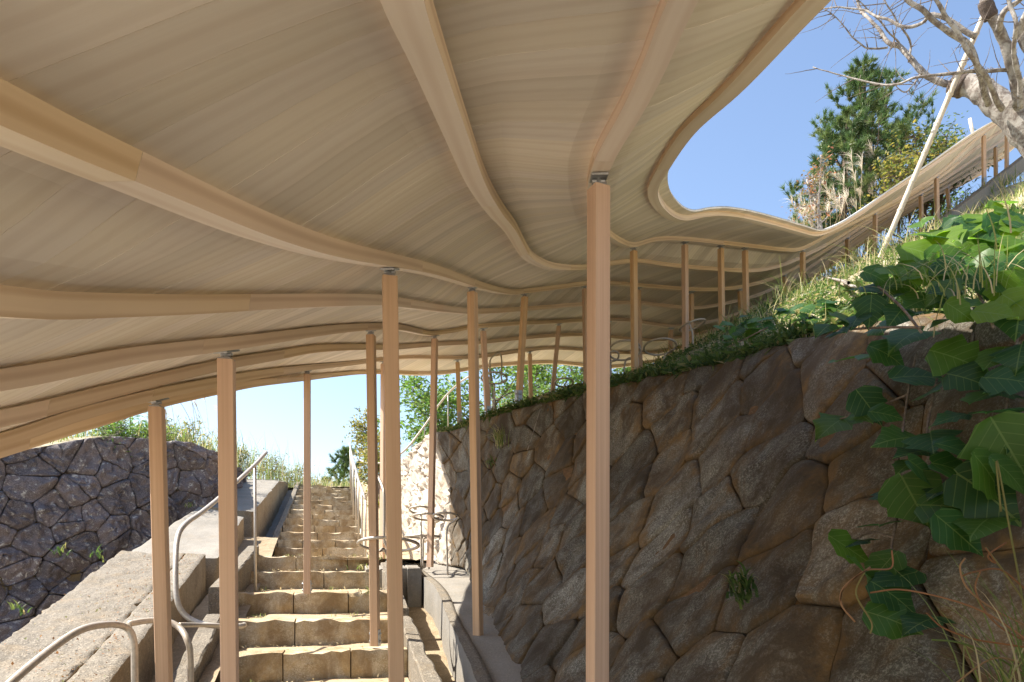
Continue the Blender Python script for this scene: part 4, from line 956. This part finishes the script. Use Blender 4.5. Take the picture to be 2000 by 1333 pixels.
# pampas grass
def pampas(label, at, n, H, seed):
    t = empty('pampas_grass', at, label, 'pampas grass', 'pampas grass along the slope')
    r_ = np.random.default_rng(seed); b = np.array(at)[None]+np.c_[rng.normal(0, .2, (n*9, 2)), np.zeros(n*9)]
    v, tt, a = blades(b, rng.uniform(H*.35, H*.7, n*9), np.full(n*9, .014), rng.uniform(.3, .9, n*9), seg=5)
    fast_mesh('leaf_blades', v, tt, M['grass'], t, False, a)['kind'] = 'stuff'
    for i in range(n):
        base = np.array(at)+np.r_[r_.normal(0, .18, 2), 0]; lean = r_.normal(0, .16, 2)+np.array([-.12, -.05]); h = H*r_.uniform(.75, 1.1)
        P = [base+np.array([lean[0]*h*s**2, lean[1]*h*s**2, h*s]) for s in np.linspace(0, 1, 7)]
        st_ = tube('stalk', P, .004, M['dry_grass'], t, 4)
        tip = P[-1]; k = 34; dd = (P[-1]-P[-2]); dd /= np.linalg.norm(dd)
        bb = tip[None]-dd*(r_.uniform(0, .32, k)[:, None]*h*.45)
        v, tt, a = blades(bb, r_.uniform(.14, .30, k)*H/1.6, np.full(k, .007), r_.uniform(.5, 1.1, k), 1.3, 5, (-1.2, -.3))
        fast_mesh('plume', v, tt, M['plume'], t, False, a)
PL = ['leftmost pampas plume clump above the canopy edge by the red sapling', 'pampas clump with low drooping plumes beside the red sapling', 'tall pampas clump in front of the pine', 'pampas clump just right of the pine trunk', 'thin pampas clump nearest the bamboo pole behind the canopy', 'pampas clump low behind the dip of the canopy edge']
for i, (u, v, d) in enumerate([(1590, 455, 16.5), (1630, 440, 17), (1672, 425, 17), (1705, 400, 17.5), (1745, 375, 18), (1600, 460, 18)]):
    p = U(u, v, d); pampas(PL[i], (p.x, p.y, p.z-1.05), 8, 2.0 if i in (2, 4) else 1.7, i)
for i, (u, v, d, lab) in enumerate([(425, 870, 12.5, 'thin feathery reeds against the sky behind the left end of the rock wall'), (345, 845, 10.6, 'pale plumed grass on top of the dark wall by the leftmost post')]):
    p = U(u, v, d); pampas(lab, (p.x, p.y, p.z-.15), 7, 1.0 if i == 0 else .75, 40+i)
# ================================================================== shrubs and trees
def limb(mb, a, d, L, r, seg, wob, rs, up=0.):
    P = [Vector(a)]; d = Vector(d).normalized()
    for i in range(seg):
        d = (d+Vector((rs.uniform(-wob, wob), rs.uniform(-wob, wob), rs.uniform(-wob, wob)+up))).normalized(); P.append(P[-1]+d*(L/seg))
    mb.tube(P, [r*(1-.75*i/seg) for i in range(seg+1)], 5 if r < .03 else 7); return P, d
def broad(name, label, at, H, Wd, m_leaf, m_bark, seed, nl=2200, ls_=.07, lo=.15, stems=1, group=None, cat='tree', aspect=.5, density_gap=0., spread=1.):
    """branching tree or bush: trunk, limbs and leaf clumps round the twig ends"""
    rs = random.Random(seed); t = empty(name, at, label, cat, group); mb = MB(); tips = []
    for s in range(stems):
        b = Vector(at)+Vector((rs.uniform(-.3, .3), rs.uniform(-.3, .3), 0))*(stems > 1)*Wd*.5
        P, d = limb(mb, b-Vector((0, 0, .15)), (rs.uniform(-.25, .25)*spread, rs.uniform(-.2, .2)*spread, 1), H*.75, .018*H/max(1, stems**.5)+.008, 7, .12, rs, .08)
        n = 15 if stems == 1 else 8
        for i in range(n):
            f = lo+(1-lo)*rs.random()**.8; k = min(6, int(f*7)); o = P[k].lerp(P[k+1], f*7-k) if k < 7 else P[-1]
            az = rs.uniform(0, 6.28); l = Wd*.55*(1-.55*f)*rs.uniform(.7, 1.25)/(1 if stems == 1 else 1.4)
            Q, dd = limb(mb, o, (math.cos(az), math.sin(az), rs.uniform(.1, .8)), l, .008*H*.6+.003, 5, .22, rs, .05)
            for j in range(7):
                k2 = rs.randint(1, 5); az2 = rs.uniform(0, 6.28)
                S, _ = limb(mb, Q[k2], (math.cos(az2), math.sin(az2), rs.uniform(-.2, .8)), l*rs.uniform(.25, .5), .004+.001*H, 3, .3, rs)
                tips += [(S[1], .5), (S[2], .8), (S[3], 1.)]
        tips.append((P[-1], 1.))
    mb.build('trunk', m_bark, t)
    T_ = np.array([p[:] for p, _ in tips]); k = rng.integers(0, len(T_), nl); cl = .085*Wd**.6
    c = T_[k]+rng.normal(0, cl, (nl, 3))*np.array([1, 1, .75])
    v, tt, a = leaflets(c, rng.uniform(ls_*.6, ls_*1.25, nl), aspect=aspect, upb=.35)
    fast_mesh('crown', v, tt, m_leaf, t, False, a); return t
def pine(label, at, H, Wd, seed, ntuft=900):
    rs = random.Random(seed); t = empty('pine_tree', at, label, 'pine tree'); mb = MB()
    P, d = limb(mb, Vector(at), (0.04, 0, 1), H, .028*H, 14, .03, rs, .05); tf = []
    for i in range(int(H*11)):
        f = .12+.86*(i/(H*11)); k = min(13, int(f*14)); o = P[k].lerp(P[k+1], f*14-k); az = i*2.4+rs.uniform(-.4, .4)
        l = Wd*.55*(1-f)**.75*rs.uniform(.55, 1.15)+.14
        Q, dd = limb(mb, o, (math.cos(az), math.sin(az), .25+f*.5), l, .006*H*(1-f)+.006, 5, .1, rs, .10)
        for j in range(2+int(l*7)):
            k2 = rs.randint(2, 5); az2 = rs.uniform(0, 6.28)
            S, d3 = limb(mb, Q[k2], Vector((math.cos(az2), math.sin(az2), rs.uniform(.1, .9))), rs.uniform(.12, .35)*(.4+l*.5), .006, 2, .2, rs, .1)
            tf.append((S[-1], d3)); tf.append((S[1], d3))
        tf.append((Q[-1], dd)); tf.append((Q[3], dd))
    mb.build('trunk', M['brown_bark'], t)
    C = np.array([p[:] for p, _ in tf]); D = np.array([q[:] for _, q in tf]); nn = 30
    C = np.repeat(C, nn, 0); D = np.repeat(D, nn, 0); n = len(C)
    D = D+rng.normal(0, .55, (n, 3))+np.array([0, 0, .25]); D /= np.linalg.norm(D, axis=1, keepdims=True)
    C = C-D*.02+rng.normal(0, .02, (n, 3)); L = rng.uniform(.12, .22, n)[:, None]
    s = np.cross(D, rng.normal(size=(n, 3))); s /= np.linalg.norm(s, axis=1, keepdims=True)
    V = np.stack([C-s*.009, C+s*.009, C+D*L], 1).reshape(-1, 3); T = np.arange(3*n).reshape(-1, 3)
    fast_mesh('needles', V, T, M['pine'], t, False, np.repeat(rng.uniform(0, 1, len(tf)), nn*3)); return t
p = U(1700, 440, 19); pine('tall dense pine rising behind the pampas grass against blue sky', (p.x, p.y, p.z-.7), 5.3, 4.4, 3)
p = U(1645, 430, 18.2); pine('lower bushy left half of the pine pair', (p.x, p.y, p.z-1.1), 3.9, 3.3, 5)
p = U(1590, 470, 18.6); pine('small dark pine low at the left of the pine group', (p.x, p.y, p.z-1.2), 2.3, 1.9, 6)
p = U(1825, 330, 16.8); broad('leafy_shrub', 'yellow green leafy shrub behind the bamboo pole', (p.x, p.y, p.z-1.0), 2.9, 2.6, M['yellow_leaf'], M['brown_bark'], 11, 1500, .12, stems=4, cat='shrub')
p = U(1760, 360, 16.8); broad('leafy_shrub', 'loose yellowing shrub between the pine and the bamboo pole', (p.x, p.y, p.z-1.0), 2.2, 1.8, M['yellow_leaf'], M['brown_bark'], 12, 900, .11, stems=3, cat='shrub')
p = U(1622, 450, 15.8); broad('sapling', 'thin sapling with sparse reddish leaves left of the pine', (p.x, p.y, p.z-.7), 3.1, 1.5, M['red_leaf'], M['grey_bark'], 13, 420, .085, lo=.3, stems=3, cat='sapling')
p = U(1560, 460, 15.6); broad('sapling', 'low red tipped sprig at the dip of the canopy edge', (p.x, p.y, p.z-.9), 1.75, 1.7, M['red_leaf'], M['grey_bark'], 14, 160, .08, lo=.3, stems=3, cat='sapling')
p = U(1965, 180, 13.5); broad('dark_bush', 'dark pine like bush at the right edge behind the bare tree', (p.x+.6, p.y+4, p.z-2.6), 5.4, 3.4, M['pine'], M['brown_bark'], 15, 2600, .14, cat='tree', aspect=.25)
p = U(1985, 245, 17); broad('dark_bush', 'small green bush peeking over the canopy edge under the bare trunk', (p.x-.3, p.y+3, p.z-1.5), 1.9, 2.4, M['tree_leaf'], M['brown_bark'], 17, 900, .1, cat='shrub')
p = U(1510, 430, 17); broad('low_bush', 'tuft of bush tips showing over the dipping canopy edge', (p.x, p.y, p.z-1.5), 1.75, 1.3, M['tree_leaf'], M['brown_bark'], 16, 260, .1, stems=2, cat='shrub')
# behind the wall, seen under the canopy
spec = [(880, 12.8+3, 2.2, 3.2, 2.8, 'tree_leaf', 'round green tree behind the slim rail left of the middle posts'), (975, 16.6, 2.6, 4.2, 3.2, 'tree_leaf', 'bright green tree behind the wide ring'), (1060, 19, 3.2, 4.2, 3.2, 'tree_leaf', 'green tree between the middle posts above the wall'), (1130, 18.5, 3.4, 4.2, 3.4, 'tree_leaf', 'long leaved tree just left of the large post'), (1215, 19.5, 3.6, 3.6, 3.0, 'tree_leaf', 'tree showing in the gap right of the large post'), (1010, 22, 3.0, 5.4, 3.4, 'yellow_leaf', 'tall light green tree at the back of the slope')]
for i, (u, d, z, h, w_, mt, lab) in enumerate(spec):
    x = (u-1000)/F*d; broad('broadleaf_tree', lab, (x, d, z-.4), h, w_, M[mt], M['brown_bark'], 30+i, 2800, .13, lo=.05, group=None, aspect=.42)
spec = [(725, 16.5, 2.1, 2.5, 1.5, 'yellow_leaf', 'slender leafy tree beside the top of the stairs'), (762, 14.5, 1.3, 2.6, 1.5, 'yellow_leaf', 'yellow green bush between the two middle left posts'), (815, 17.5, 1.9, 2.3, 1.7, 'tree_leaf', 'green bush above the pale rock wall'), (775, 22, 2.0, 2.6, 2.0, 'tree_leaf', 'distant dark tree behind the second post')]
for i, (u, d, z, h, w_, mt, lab) in enumerate(spec):
    x = (u-1000)/F*d; broad('leafy_bush', lab, (x, d, z-.3), h, w_, M[mt], M['brown_bark'], 50+i, 2200, .085, lo=.05, stems=2, cat='bush')
p = U(668, 950, 26); pine('small far pine at the head of the stairs', (p.x, p.y, 2.0), 2.3, 2.2, 9)
p = U(700, 950, 24); broad('bare_twig_tree', 'wispy leafless tree behind the picket rail', (p.x, p.y, 2.0), 3.1, 1.6, M['yellow_leaf'], M['grey_bark'], 61, 60, .07, cat='tree')
spec = [(520, 17.5, 1.05, 1.5, 'dry yellow green bush at the top left of the stairs'), (572, 19, 1.0, 1.4, 'sunlit bush right above the stair head'), (625, 21, .85, 1.3, 'low bush behind the last steps'), (470, 15.5, .9, 1.2, 'straw coloured bush behind the top end of the handrail')]
for i, (u, d, h, w_, lab) in enumerate(spec):
    x = (u-1000)/F*d; broad('dry_bush', lab, (x, d, 2.0), h, w_, M['yellow_leaf'], M['grey_bark'], 70+i, 900, .07, lo=.02, stems=4, cat='bush', aspect=.35)
    b = np.array([[x, d, 2.0]])+np.c_[rng.normal(0, .45, (160, 2)), np.zeros(160)]
    g = blades(b, rng.uniform(.5, 1.3, 160), np.full(160, .012), rng.uniform(.2, .6, 160), seg=5)
    o = fast_mesh('straw_clump', g[0]-np.array([x, d, 2.0]), g[1], M['grass'], None, False, g[2]); o.location = (x, d, 2.0)
    tag(o, ['straw tall grass through the bush at the top left of the stairs', 'straw tall grass at the centre above the stair head', 'straw tall grass behind the last steps', 'straw tall grass behind the handrail end'][i], 'tall grass'); o['kind'] = 'stuff'
for i, (u, d, h, lab) in enumerate([(215, 9.6, .5, 'leafy bamboo grass on the dark wall left of the leftmost post'), (285, 10., .55, 'dense green bamboo grass clump on top of the dark wall'), (360, 10.9, .8, 'feathery leaning bush on the wall top right of the leftmost post')]):
    x = (u-1000)/F*d; broad('wall_top_shrub', lab, (x-.15, d+.35, 1.7), h+.15, 1.1, M['tree_leaf'] if i < 2 else M['yellow_leaf'], M['grey_bark'], 80+i, 900, .09, lo=.02, stems=5, cat='shrub', aspect=.22)
for (u, v, lab) in [(190, 1085, 'small green sprig in a joint of the dark wall'), (40, 1192, 'bright weed low on the dark wall at the left edge'), (122, 1080, 'dry tuft in the middle of the dark wall')]:
    tuft('wall_sprig', lab, 'sprig', U(u, v, 8.35 if u > 100 else 7.6), 16, .16, M['small_leaf'], (.5, 1.1), .02, (.6, -.6), .04)

# ================================================================== bare leaning tree with bamboo prop
bt = empty('bare_tree', U(2110, 420, 5.4), 'leafless leaning tree with lichen grey bark at the top right corner', 'tree')
def bpath(L, r0, r1, name='branch', m='grey_bark', sides=9, wob=.012, par=None):
    P = catmull(pts3(L), 7); n = len(P)
    P = P+np.array([[noise.noise(Vector(p*7)), noise.noise(Vector(p*7+9)), noise.noise(Vector(p*7+17))] for p in P])*wob
    rad = (.8 if r0 < .1 else 1)*np.linspace(r0, r1, n)*np.array([1+.16*noise.noise(Vector(p*14)) for p in P]); return tube(name, P, rad, M[m], par or bt, sides), P
trunk, TP = bpath([(2150,470,5.2),(2060,330,5.4),(1995,245,5.5),(1940,195,5.6),(1900,170,5.7),(1868,168,5.8)], .14, .07, 'trunk', sides=14)
BR = [([(1875,168,5.8),(1835,160,5.85),(1800,140,5.9),(1775,110,5.95),(1758,92,6.0),(1740,88,6.0),(1725,70,6.05),(1700,40,6.1),(1680,18,6.2),(1668,-20,6.2)], .036, .012),
 ([(1990,205,5.4),(1975,120,5.3),(1950,60,5.25),(1930,20,5.2),(1915,-40,5.2)], .055, .04),
 ([(1930,205,5.5),(1915,150,5.3),(1890,90,5.2),(1850,60,5.15),(1800,22,5.1),(1770,-5,5.1),(1750,-30,5.1)], .032, .018),
 ([(1958,215,5.4),(1925,150,5.2),(1895,105,5.1),(1860,50,5.05),(1830,5,5.0),(1815,-30,5.)], .026, .016),
 ([(1905,72,5.2),(1860,45,5.25),(1820,30,5.3),(1803,45,5.4),(1770,52,5.5),(1725,38,5.6),(1690,22,5.7),(1640,15,5.8),(1605,18,5.9)], .024, .005),
 ([(1975,135,5.35),(1930,140,5.3),(1870,142,5.3),(1830,148,5.35),(1790,152,5.4),(1755,162,5.5),(1720,165,5.6),(1680,158,5.7),(1640,145,5.8),(1587,131,5.9)], .018, .005),
 ([(1733,93,6.0),(1710,95,6.0),(1690,93,6.0),(1672,78,6.0),(1655,60,6.0),(1630,35,6.0),(1610,20,6.0)], .011, .004),
 ([(1775,120,5.9),(1780,90,5.9),(1765,60,5.8),(1750,40,5.8),(1735,15,5.8),(1720,-15,5.8)], .012, .006),
 ([(1800,140,5.9),(1788,160,5.85),(1770,180,5.8),(1755,175,5.8),(1740,155,5.8)], .01, .004),
 ([(1950,60,5.2),(1960,25,5.1),(1985,5,5.1),(2010,-20,5.)], .03, .02),
 ([(1995,210,5.2),(1990,150,5.1),(1980,100,5.),(1985,50,4.9),(1975,10,4.9),(1965,-30,4.9)], .024, .014),
 ([(2000,170,5.3),(2020,120,5.2),(1995,70,5.2),(2010,20,5.1),(2030,-20,5.1)], .04, .03),
 ([(1760,90,6.0),(1715,40,5.9),(1690,15,5.9),(1660,-15,5.9)], .009, .005),
 ([(1745,60,5.8),(1748,85,5.9),(1743,95,5.95)], .006, .004)]
allP = []
for L, a, b in BR: o, P = bpath(L, a, b); allP.append((P, a, b))
mb = MB(); rs = random.Random(5)
for P, a, b in allP:
    for k in range(int(len(P)*.55)):
        i = rs.randint(2, len(P)-1); dv = Vector(P[i]-P[i-1]).normalized(); s = dv.cross(Vector((0, 1, 0)))*rs.choice((-1, 1))
        d = (dv*.5+s+Vector((0, rs.uniform(-.5, .5), 0))).normalized()
        L_ = rs.choice((.03, .04, .05, .05, .2, .32)); limb(mb, P[i], d, L_, .0045 if L_ < .1 else .004, 3 if L_ < .1 else 6, .12, rs)
sp_ = mb.build('twigs', M['twig'], bt); sp_['kind'] = 'stuff'
wr = []
for (c0, c1, r_) in [((1885,170,5.74),(1860,164,5.8), .088), ((1936,36,5.22),(1922,2,5.2), .05)]:
    a_, b_ = U(*c0), U(*c1); Pw = [a_.lerp(b_, i/7) for i in range(8)]
    tube('trunk_wrap', Pw, [r_*(.9 if i in (0, 7) else 1+.03*math.sin(i*1.9)) for i in range(8)], M['wrap'], bt, 14)
bp = empty('bamboo_prop', U(1715, 512, 5.7), 'pale bamboo pole propping up the leaning bare tree', 'bamboo pole')
A_, B_ = U(1712, 520, 5.7), U(1932, 5, 5.35); L_ = (B_-A_).length; nn_ = 9
for i in range(nn_):
    f0, f1 = i/nn_, (i+1)/nn_; P = [A_.lerp(B_, f0+(f1-f0)*t) for t in (0, .03, .08, .5, .92, .97, 1)]
    tube('culm_segment', P, [.027, .0225, .0215, .021, .0215, .0225, .027], M['bamboo'], bp, 12)
b2 = empty('bamboo_prop', U(1900, 262, 13), 'short tip of another bamboo pole poking above the far canopy edge', 'bamboo pole')
tube('culm_segment', [U(1903, 275, 15.5), U(1894, 232, 15.5)], .035, M['bamboo'], b2, 8)
# concrete kerb high on the slope
kb = [(1800,480,11.6),(1830,452,12.2),(1868,420,12.8),(1905,392,13.3),(1945,360,13.9),(1990,325,14.5),(2060,270,15.6)]
V = []; Fc = []
for (u, v, d) in [tuple(x) for x in catmull(np.array(kb, float), 5)]:
    c = U(u, v, d); c.z += .10
    for (dx, dy, dz_) in ((.0, -.14, -.30), (.0, -.12, .0), (-.06, .34, .04), (-.06, .36, -.3)):
        n_ = .02*noise.noise(Vector((c.x*3+dx, c.y*3+dy, dz_*9))); V.append(c+Vector((dx+n_, dy, dz_+n_)))
for i in range(len(V)//4-1):
    for j in range(3): Fc.append((i*4+j, i*4+j+1, i*4+4+j+1, i*4+4+j))
tag(mesh('slope_kerb', V, Fc, M['concrete'], None, False), 'sloping concrete kerb carrying the highest canopy posts at the right', 'concrete kerb')

# ================================================================== large leaves hanging on the near end of the wall
def big_leaf(name, at, dirv, nrm, L, parent, lobe=.25, droop=.2, seed=0, mt='kudzu'):
    """one broad lobed leaf, folded on its midrib and drooping"""
    rs = random.Random(seed); d = Vector(dirv).normalized(); n = Vector(nrm); n = (n-d*n.dot(d)).normalized(); s = d.cross(n)
    prof = [(0, 0), (.02, .20), (.12, .36), (.25, .43+lobe*.3), (.36, .40+lobe*.12), (.42, .38), (.55, .38+lobe*.25), (.66, .28), (.78, .17), (.9, .07), (1., 0)]
    V = []; uv = []; Fc = []; K = len(prof); wob = rs.uniform(-.06, .06)
    for i, (t, w_) in enumerate(prof):
        z_ = -droop*t*t
        for j, f in enumerate((-1, -.55, 0, .55, 1)):
            ww = w_*f*(1+rs.uniform(-.05, .05)); y_ = t+(-.06*abs(f) if t < .05 else 0)
            lift = .16*abs(ww)*(1-.6*abs(f))+.03*math.sin(7*t+3*f+seed)*abs(f)
            V.append(Vector(at)+(d*y_+s*ww+n*(z_+lift+wob*f))*L); uv.append((ww, y_))
    for i in range(K-1):
        for j in range(4): a = i*5+j; Fc.append((a, a+1, a+6, a+5))
    return mesh(name, V, Fc, M[mt], parent, True, uv)
def vine(label, stems, leaves, mt='kudzu'):
    t = empty('broadleaf_vine', stems[0][0], label, 'vine')
    for s_ in stems: tube('stem', spl(s_, 5), .0045, M['small_leaf'] if False else M['twig'], t, 5)
    for i, (at, dr, n, L) in enumerate(leaves): big_leaf('leaf', at, dr, n, L, t, random.uniform(.0, .5), random.uniform(.05, .35), i*3+len(leaves), mt if mt != 'mixed' else ('kudzu' if (i*7) % 5 in (1, 3) else 'kudzu_sunlit'))
    return t
Rz = lambda: random.uniform(-1, 1)
def leaves_at(px, size=(.10, .19), out_=.10, hill_=False, d=None, facing=(-.45, -.45, .8)):
    o = []
    for (u, v, *rest) in px:
        k = rest[0] if rest else 1.
        p = (U(u, v, d(u, v)) if d else wall_hit(u, v, out_))
        ang = random.uniform(0, 6.28) if not hill_ else random.uniform(0, 6.28)
        dr = Vector((math.cos(ang)*.9-.25, -.35+.4*Rz(), -.22+.3*Rz())); n = Vector((facing[0]+.3*Rz(), facing[1]+.3*Rz(), facing[2]+.3*Rz()))
        L = random.uniform(*size)*k*1.12; dn = dr.normalized(); o.append((p-dn*L*.5, dr, n, L))
    return o
wA = [(1628,823),(1690,815),(1735,808),(1700,795),(1754,852),(1820,861),(1853,814),(1801,729),(1895,738),(1815,762),(1740,956),(1787,980),(1815,923),(1853,985),(1835,956),(1877,913),(1948,937),(1930,961),(1785,880),(1900,880),(1770,905)]
wB = [(1877,1046),(1915,1018),(1853,1010),(1664,1056),(1716,1023),(1697,1127),(1745,1127),(1754,1165),(1749,1210),(1802,1208),(1665,1075),(1720,1110)]
wC = [(1953,800),(1963,842),(1977,885),(1986,738),(1940,700),(1990,690),(1920,770),(1985,930),(1960,760),(1880,700),(1850,680),(1740,690),(1700,690),(1655,700),(1720,640),(1770,650),(1990,610)]
def stem_px(L, off=.06): return [wall_hit(u, v, off) for u, v in L]
vine('dark green lobed vine hanging down the middle of the near wall', [stem_px([(1790,690),(1775,760),(1760,860),(1745,960),(1752,1010)]), stem_px([(1775,770),(1700,800),(1630,822)]), stem_px([(1830,740),(1810,850),(1830,950)])], leaves_at(wA))
vine('lowest trailing sprays of broad leaves on the near wall', [stem_px([(1752,1010),(1740,1080),(1750,1150),(1760,1215)]), stem_px([(1850,950),(1880,1030)]), stem_px([(1745,1050),(1700,1040),(1664,1056)])], leaves_at(wB, (.12, .15)))
vine('cluster of broad leaves at the right edge of the wall top', [stem_px([(1990,640),(1975,740),(1960,840),(1970,930)]), stem_px([(1900,650),(1890,720)]), stem_px([(1760,660),(1720,690),(1660,700)])], leaves_at(wC))
# sunlit leaves growing on the slope above the wall
dd = lambda u, v: 2.0+.55*max(0, (640-v))/250+.0009*(2000-u)
wD = [(1810,490,1.5),(1770,520,1.35),(1850,470,1.35),(1905,500,1.4),(1950,450,1.4),(1985,480,1.5),(1975,415,1.3),(1880,545,1.2),(1930,550,1.3),(1990,540,1.4),(1840,530,1.2),(1960,590,1.2),(1925,465,1.2),(1860,430,1.1),(1995,430,1.3),(1890,455,1.3),(1965,515,1.3),(1820,455,1.2),(1935,520,1.3),(1895,590,1.1),(1990,585,1.2),(1945,400,1.0),(1905,425,1.1),(1850,500,1.3),(1975,560,1.3),(1915,475,1.3),(1790,540,1.2),(1950,485,1.3),(1835,570,1.1),(1995,510,1.2),(1870,515,1.2)]
rs2 = random.Random(8); wD = wD+[(u+rs2.uniform(-28, 28), v+rs2.uniform(-22, 22), k*.85) for u, v, k in wD]
wE = [(1700,560,1.2),(1735,575,1.2),(1720,540,1.1),(1790,590,1.2),(1755,610,1.2),(1700,610,1.),(1670,625,1.),(1640,620,.9),(1810,610,1.),(1765,560,1.1),(1850,620,1.),(1690,585,1.),(1850,575,1.1),(1640,645,.8),(1610,640,.8)]
random.seed(21)
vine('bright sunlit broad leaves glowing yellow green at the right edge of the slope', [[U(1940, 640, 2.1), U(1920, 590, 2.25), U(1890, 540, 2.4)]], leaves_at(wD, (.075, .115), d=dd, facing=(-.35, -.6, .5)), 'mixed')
vine('half shaded broad leaves spilling over the wall top left of the bright ones', [[U(1800, 650, 2.25), U(1760, 600, 2.35), U(1715, 560, 2.5)], [U(1800, 640, 2.25), U(1720, 640, 2.4), U(1640, 645, 2.6)]], leaves_at(wE, (.095, .12), d=lambda u, v: dd(u, v)+.1, facing=(-.3, -.5, .6)))
for i, (u, v, d, n_, L_t) in enumerate([(1870, 560, 2.3, 50, .30), (1960, 600, 2.1, 50, .32), (1995, 470, 2.6, 50, .34), (1800, 600, 2.5, 40, .25), (1920, 430, 3.0, 60, .3), (1985, 400, 3.2, 60, .3)]):
    p = U(u, v, d); p.z = ground_z(p.x, p.y)[0]
    tuft('long_grass', ['long grass among the sunlit leaves, lower clump', 'long grass at the right edge below the bright leaves', 'long grass at the right edge among the topmost bright leaves', 'long grass between the dark and the bright leaves', 'straw grass just above the bright leaves', 'straw grass at the right edge above the bright leaves'][i], 'grass clump', p, n_, L_t*.8, M['grass'], (.5, 1.3), .0045, (-.5, -.1), .13, droop=1.4)
# broad leaf patch further along the top, in the canopy shade
wF = []
for i in range(46):
    u = random.uniform(1400, 1640); v = 665-(u-1400)*.17+random.uniform(-42, 12); wF.append((u, v, .75))
vine('patch of smaller dark leaves on the wall top in the canopy shade', [[U(1420, 680, 4.9), U(1500, 640, 4.4)]], leaves_at(wF, (.10, .15), d=lambda u, v: np.interp(u, [1400, 1640], [5.1, 3.7]), facing=(-.2, -.4, .8)))
# long bent grass in the lower right corner
rs = random.Random(3); gt = empty('bent_grass', U(1960, 1400, 1.5), 'bent green and dry reddish grass blades in the bottom right corner', 'grass')
for L in [[(1955,1000,1.5),(1947,900,1.5),(1975,1050,1.5),(1990,1130,1.5),(2010,1250,1.5)], [(1640,1175,1.6),(1648,1150,1.6),(1690,1115,1.6),(1740,1110,1.6),(1742,1075,1.6)], [(1670,1215,1.6),(1643,1180,1.6),(1650,1145,1.6),(1700,1108,1.6)], [(1700,1238,1.6),(1702,1215,1.6),(1672,1160,1.6),(1690,1115,1.6)],
          [(1700,1158,1.6),(1760,1152,1.55),(1850,1170,1.5),(1930,1200,1.45),(2020,1260,1.4)], [(1810,1197,1.6),(1840,1225,1.55),(1900,1248,1.5),(1960,1258,1.45),(2040,1270,1.4)], [(1925,1070,1.5),(1945,1100,1.5),(1930,1085,1.5),(1965,1060,1.5)], [(1880,1125,1.5),(1900,1118,1.5),(1950,1112,1.5),(1990,1140,1.5),(2030,1180,1.5)],
          [(1915,1115,1.5),(1905,1150,1.5),(1925,1195,1.5),(1960,1230,1.5),(2020,1260,1.5)], [(1885,1090,1.5),(1875,1110,1.5),(1890,1150,1.5),(1940,1190,1.5),(2020,1230,1.5)], [(1925,1070,1.5),(1970,1130,1.5),(2010,1190,1.5)], [(1860,1340,1.5),(1930,1290,1.5),(1980,1290,1.5),(2040,1320,1.5)], [(1820,1250,1.5),(1870,1255,1.5),(1940,1280,1.5),(2030,1340,1.5)]]:
    tube('stalk', catmull(pts3(L), 6), .0022, M['reddish_grass'], gt, 5)
b = np.array([U(2010, 1420, 1.5)[:]])+np.c_[rng.normal(0, .05, (60, 2)), np.zeros(60)]
v, t_, a = blades(b, rng.uniform(.2, .55, 60), np.full(60, .005), rng.uniform(.3, .9, 60), 1., 7, (-.9, 0)); o = fast_mesh('leaf_blades', v, t_, M['grass'], gt, False, a); o['kind'] = 'stuff'
# stray runners on the wall and slope
for (L, r_, lab) in [([(1055,800,5.),(1040,850,5.),(1030,880,5.)], .004, 'thin brown root hanging down the shaded wall'), ([(1588,540,8.),(1620,555,7.8),(1650,572,7.6),(1680,580,7.4)], .01, 'pale fallen twig lying on the sunlit slope')]:
    P = [wall_hit(u, v, .03) if r_ < .006 else ground_hit(u, v)+Vector((0, 0, .06)) for u, v, d in L]
    o = tube('dry_runner', spl(P, 5), r_, M['grey_bark'], None, 5); tag(o, lab, 'twig')
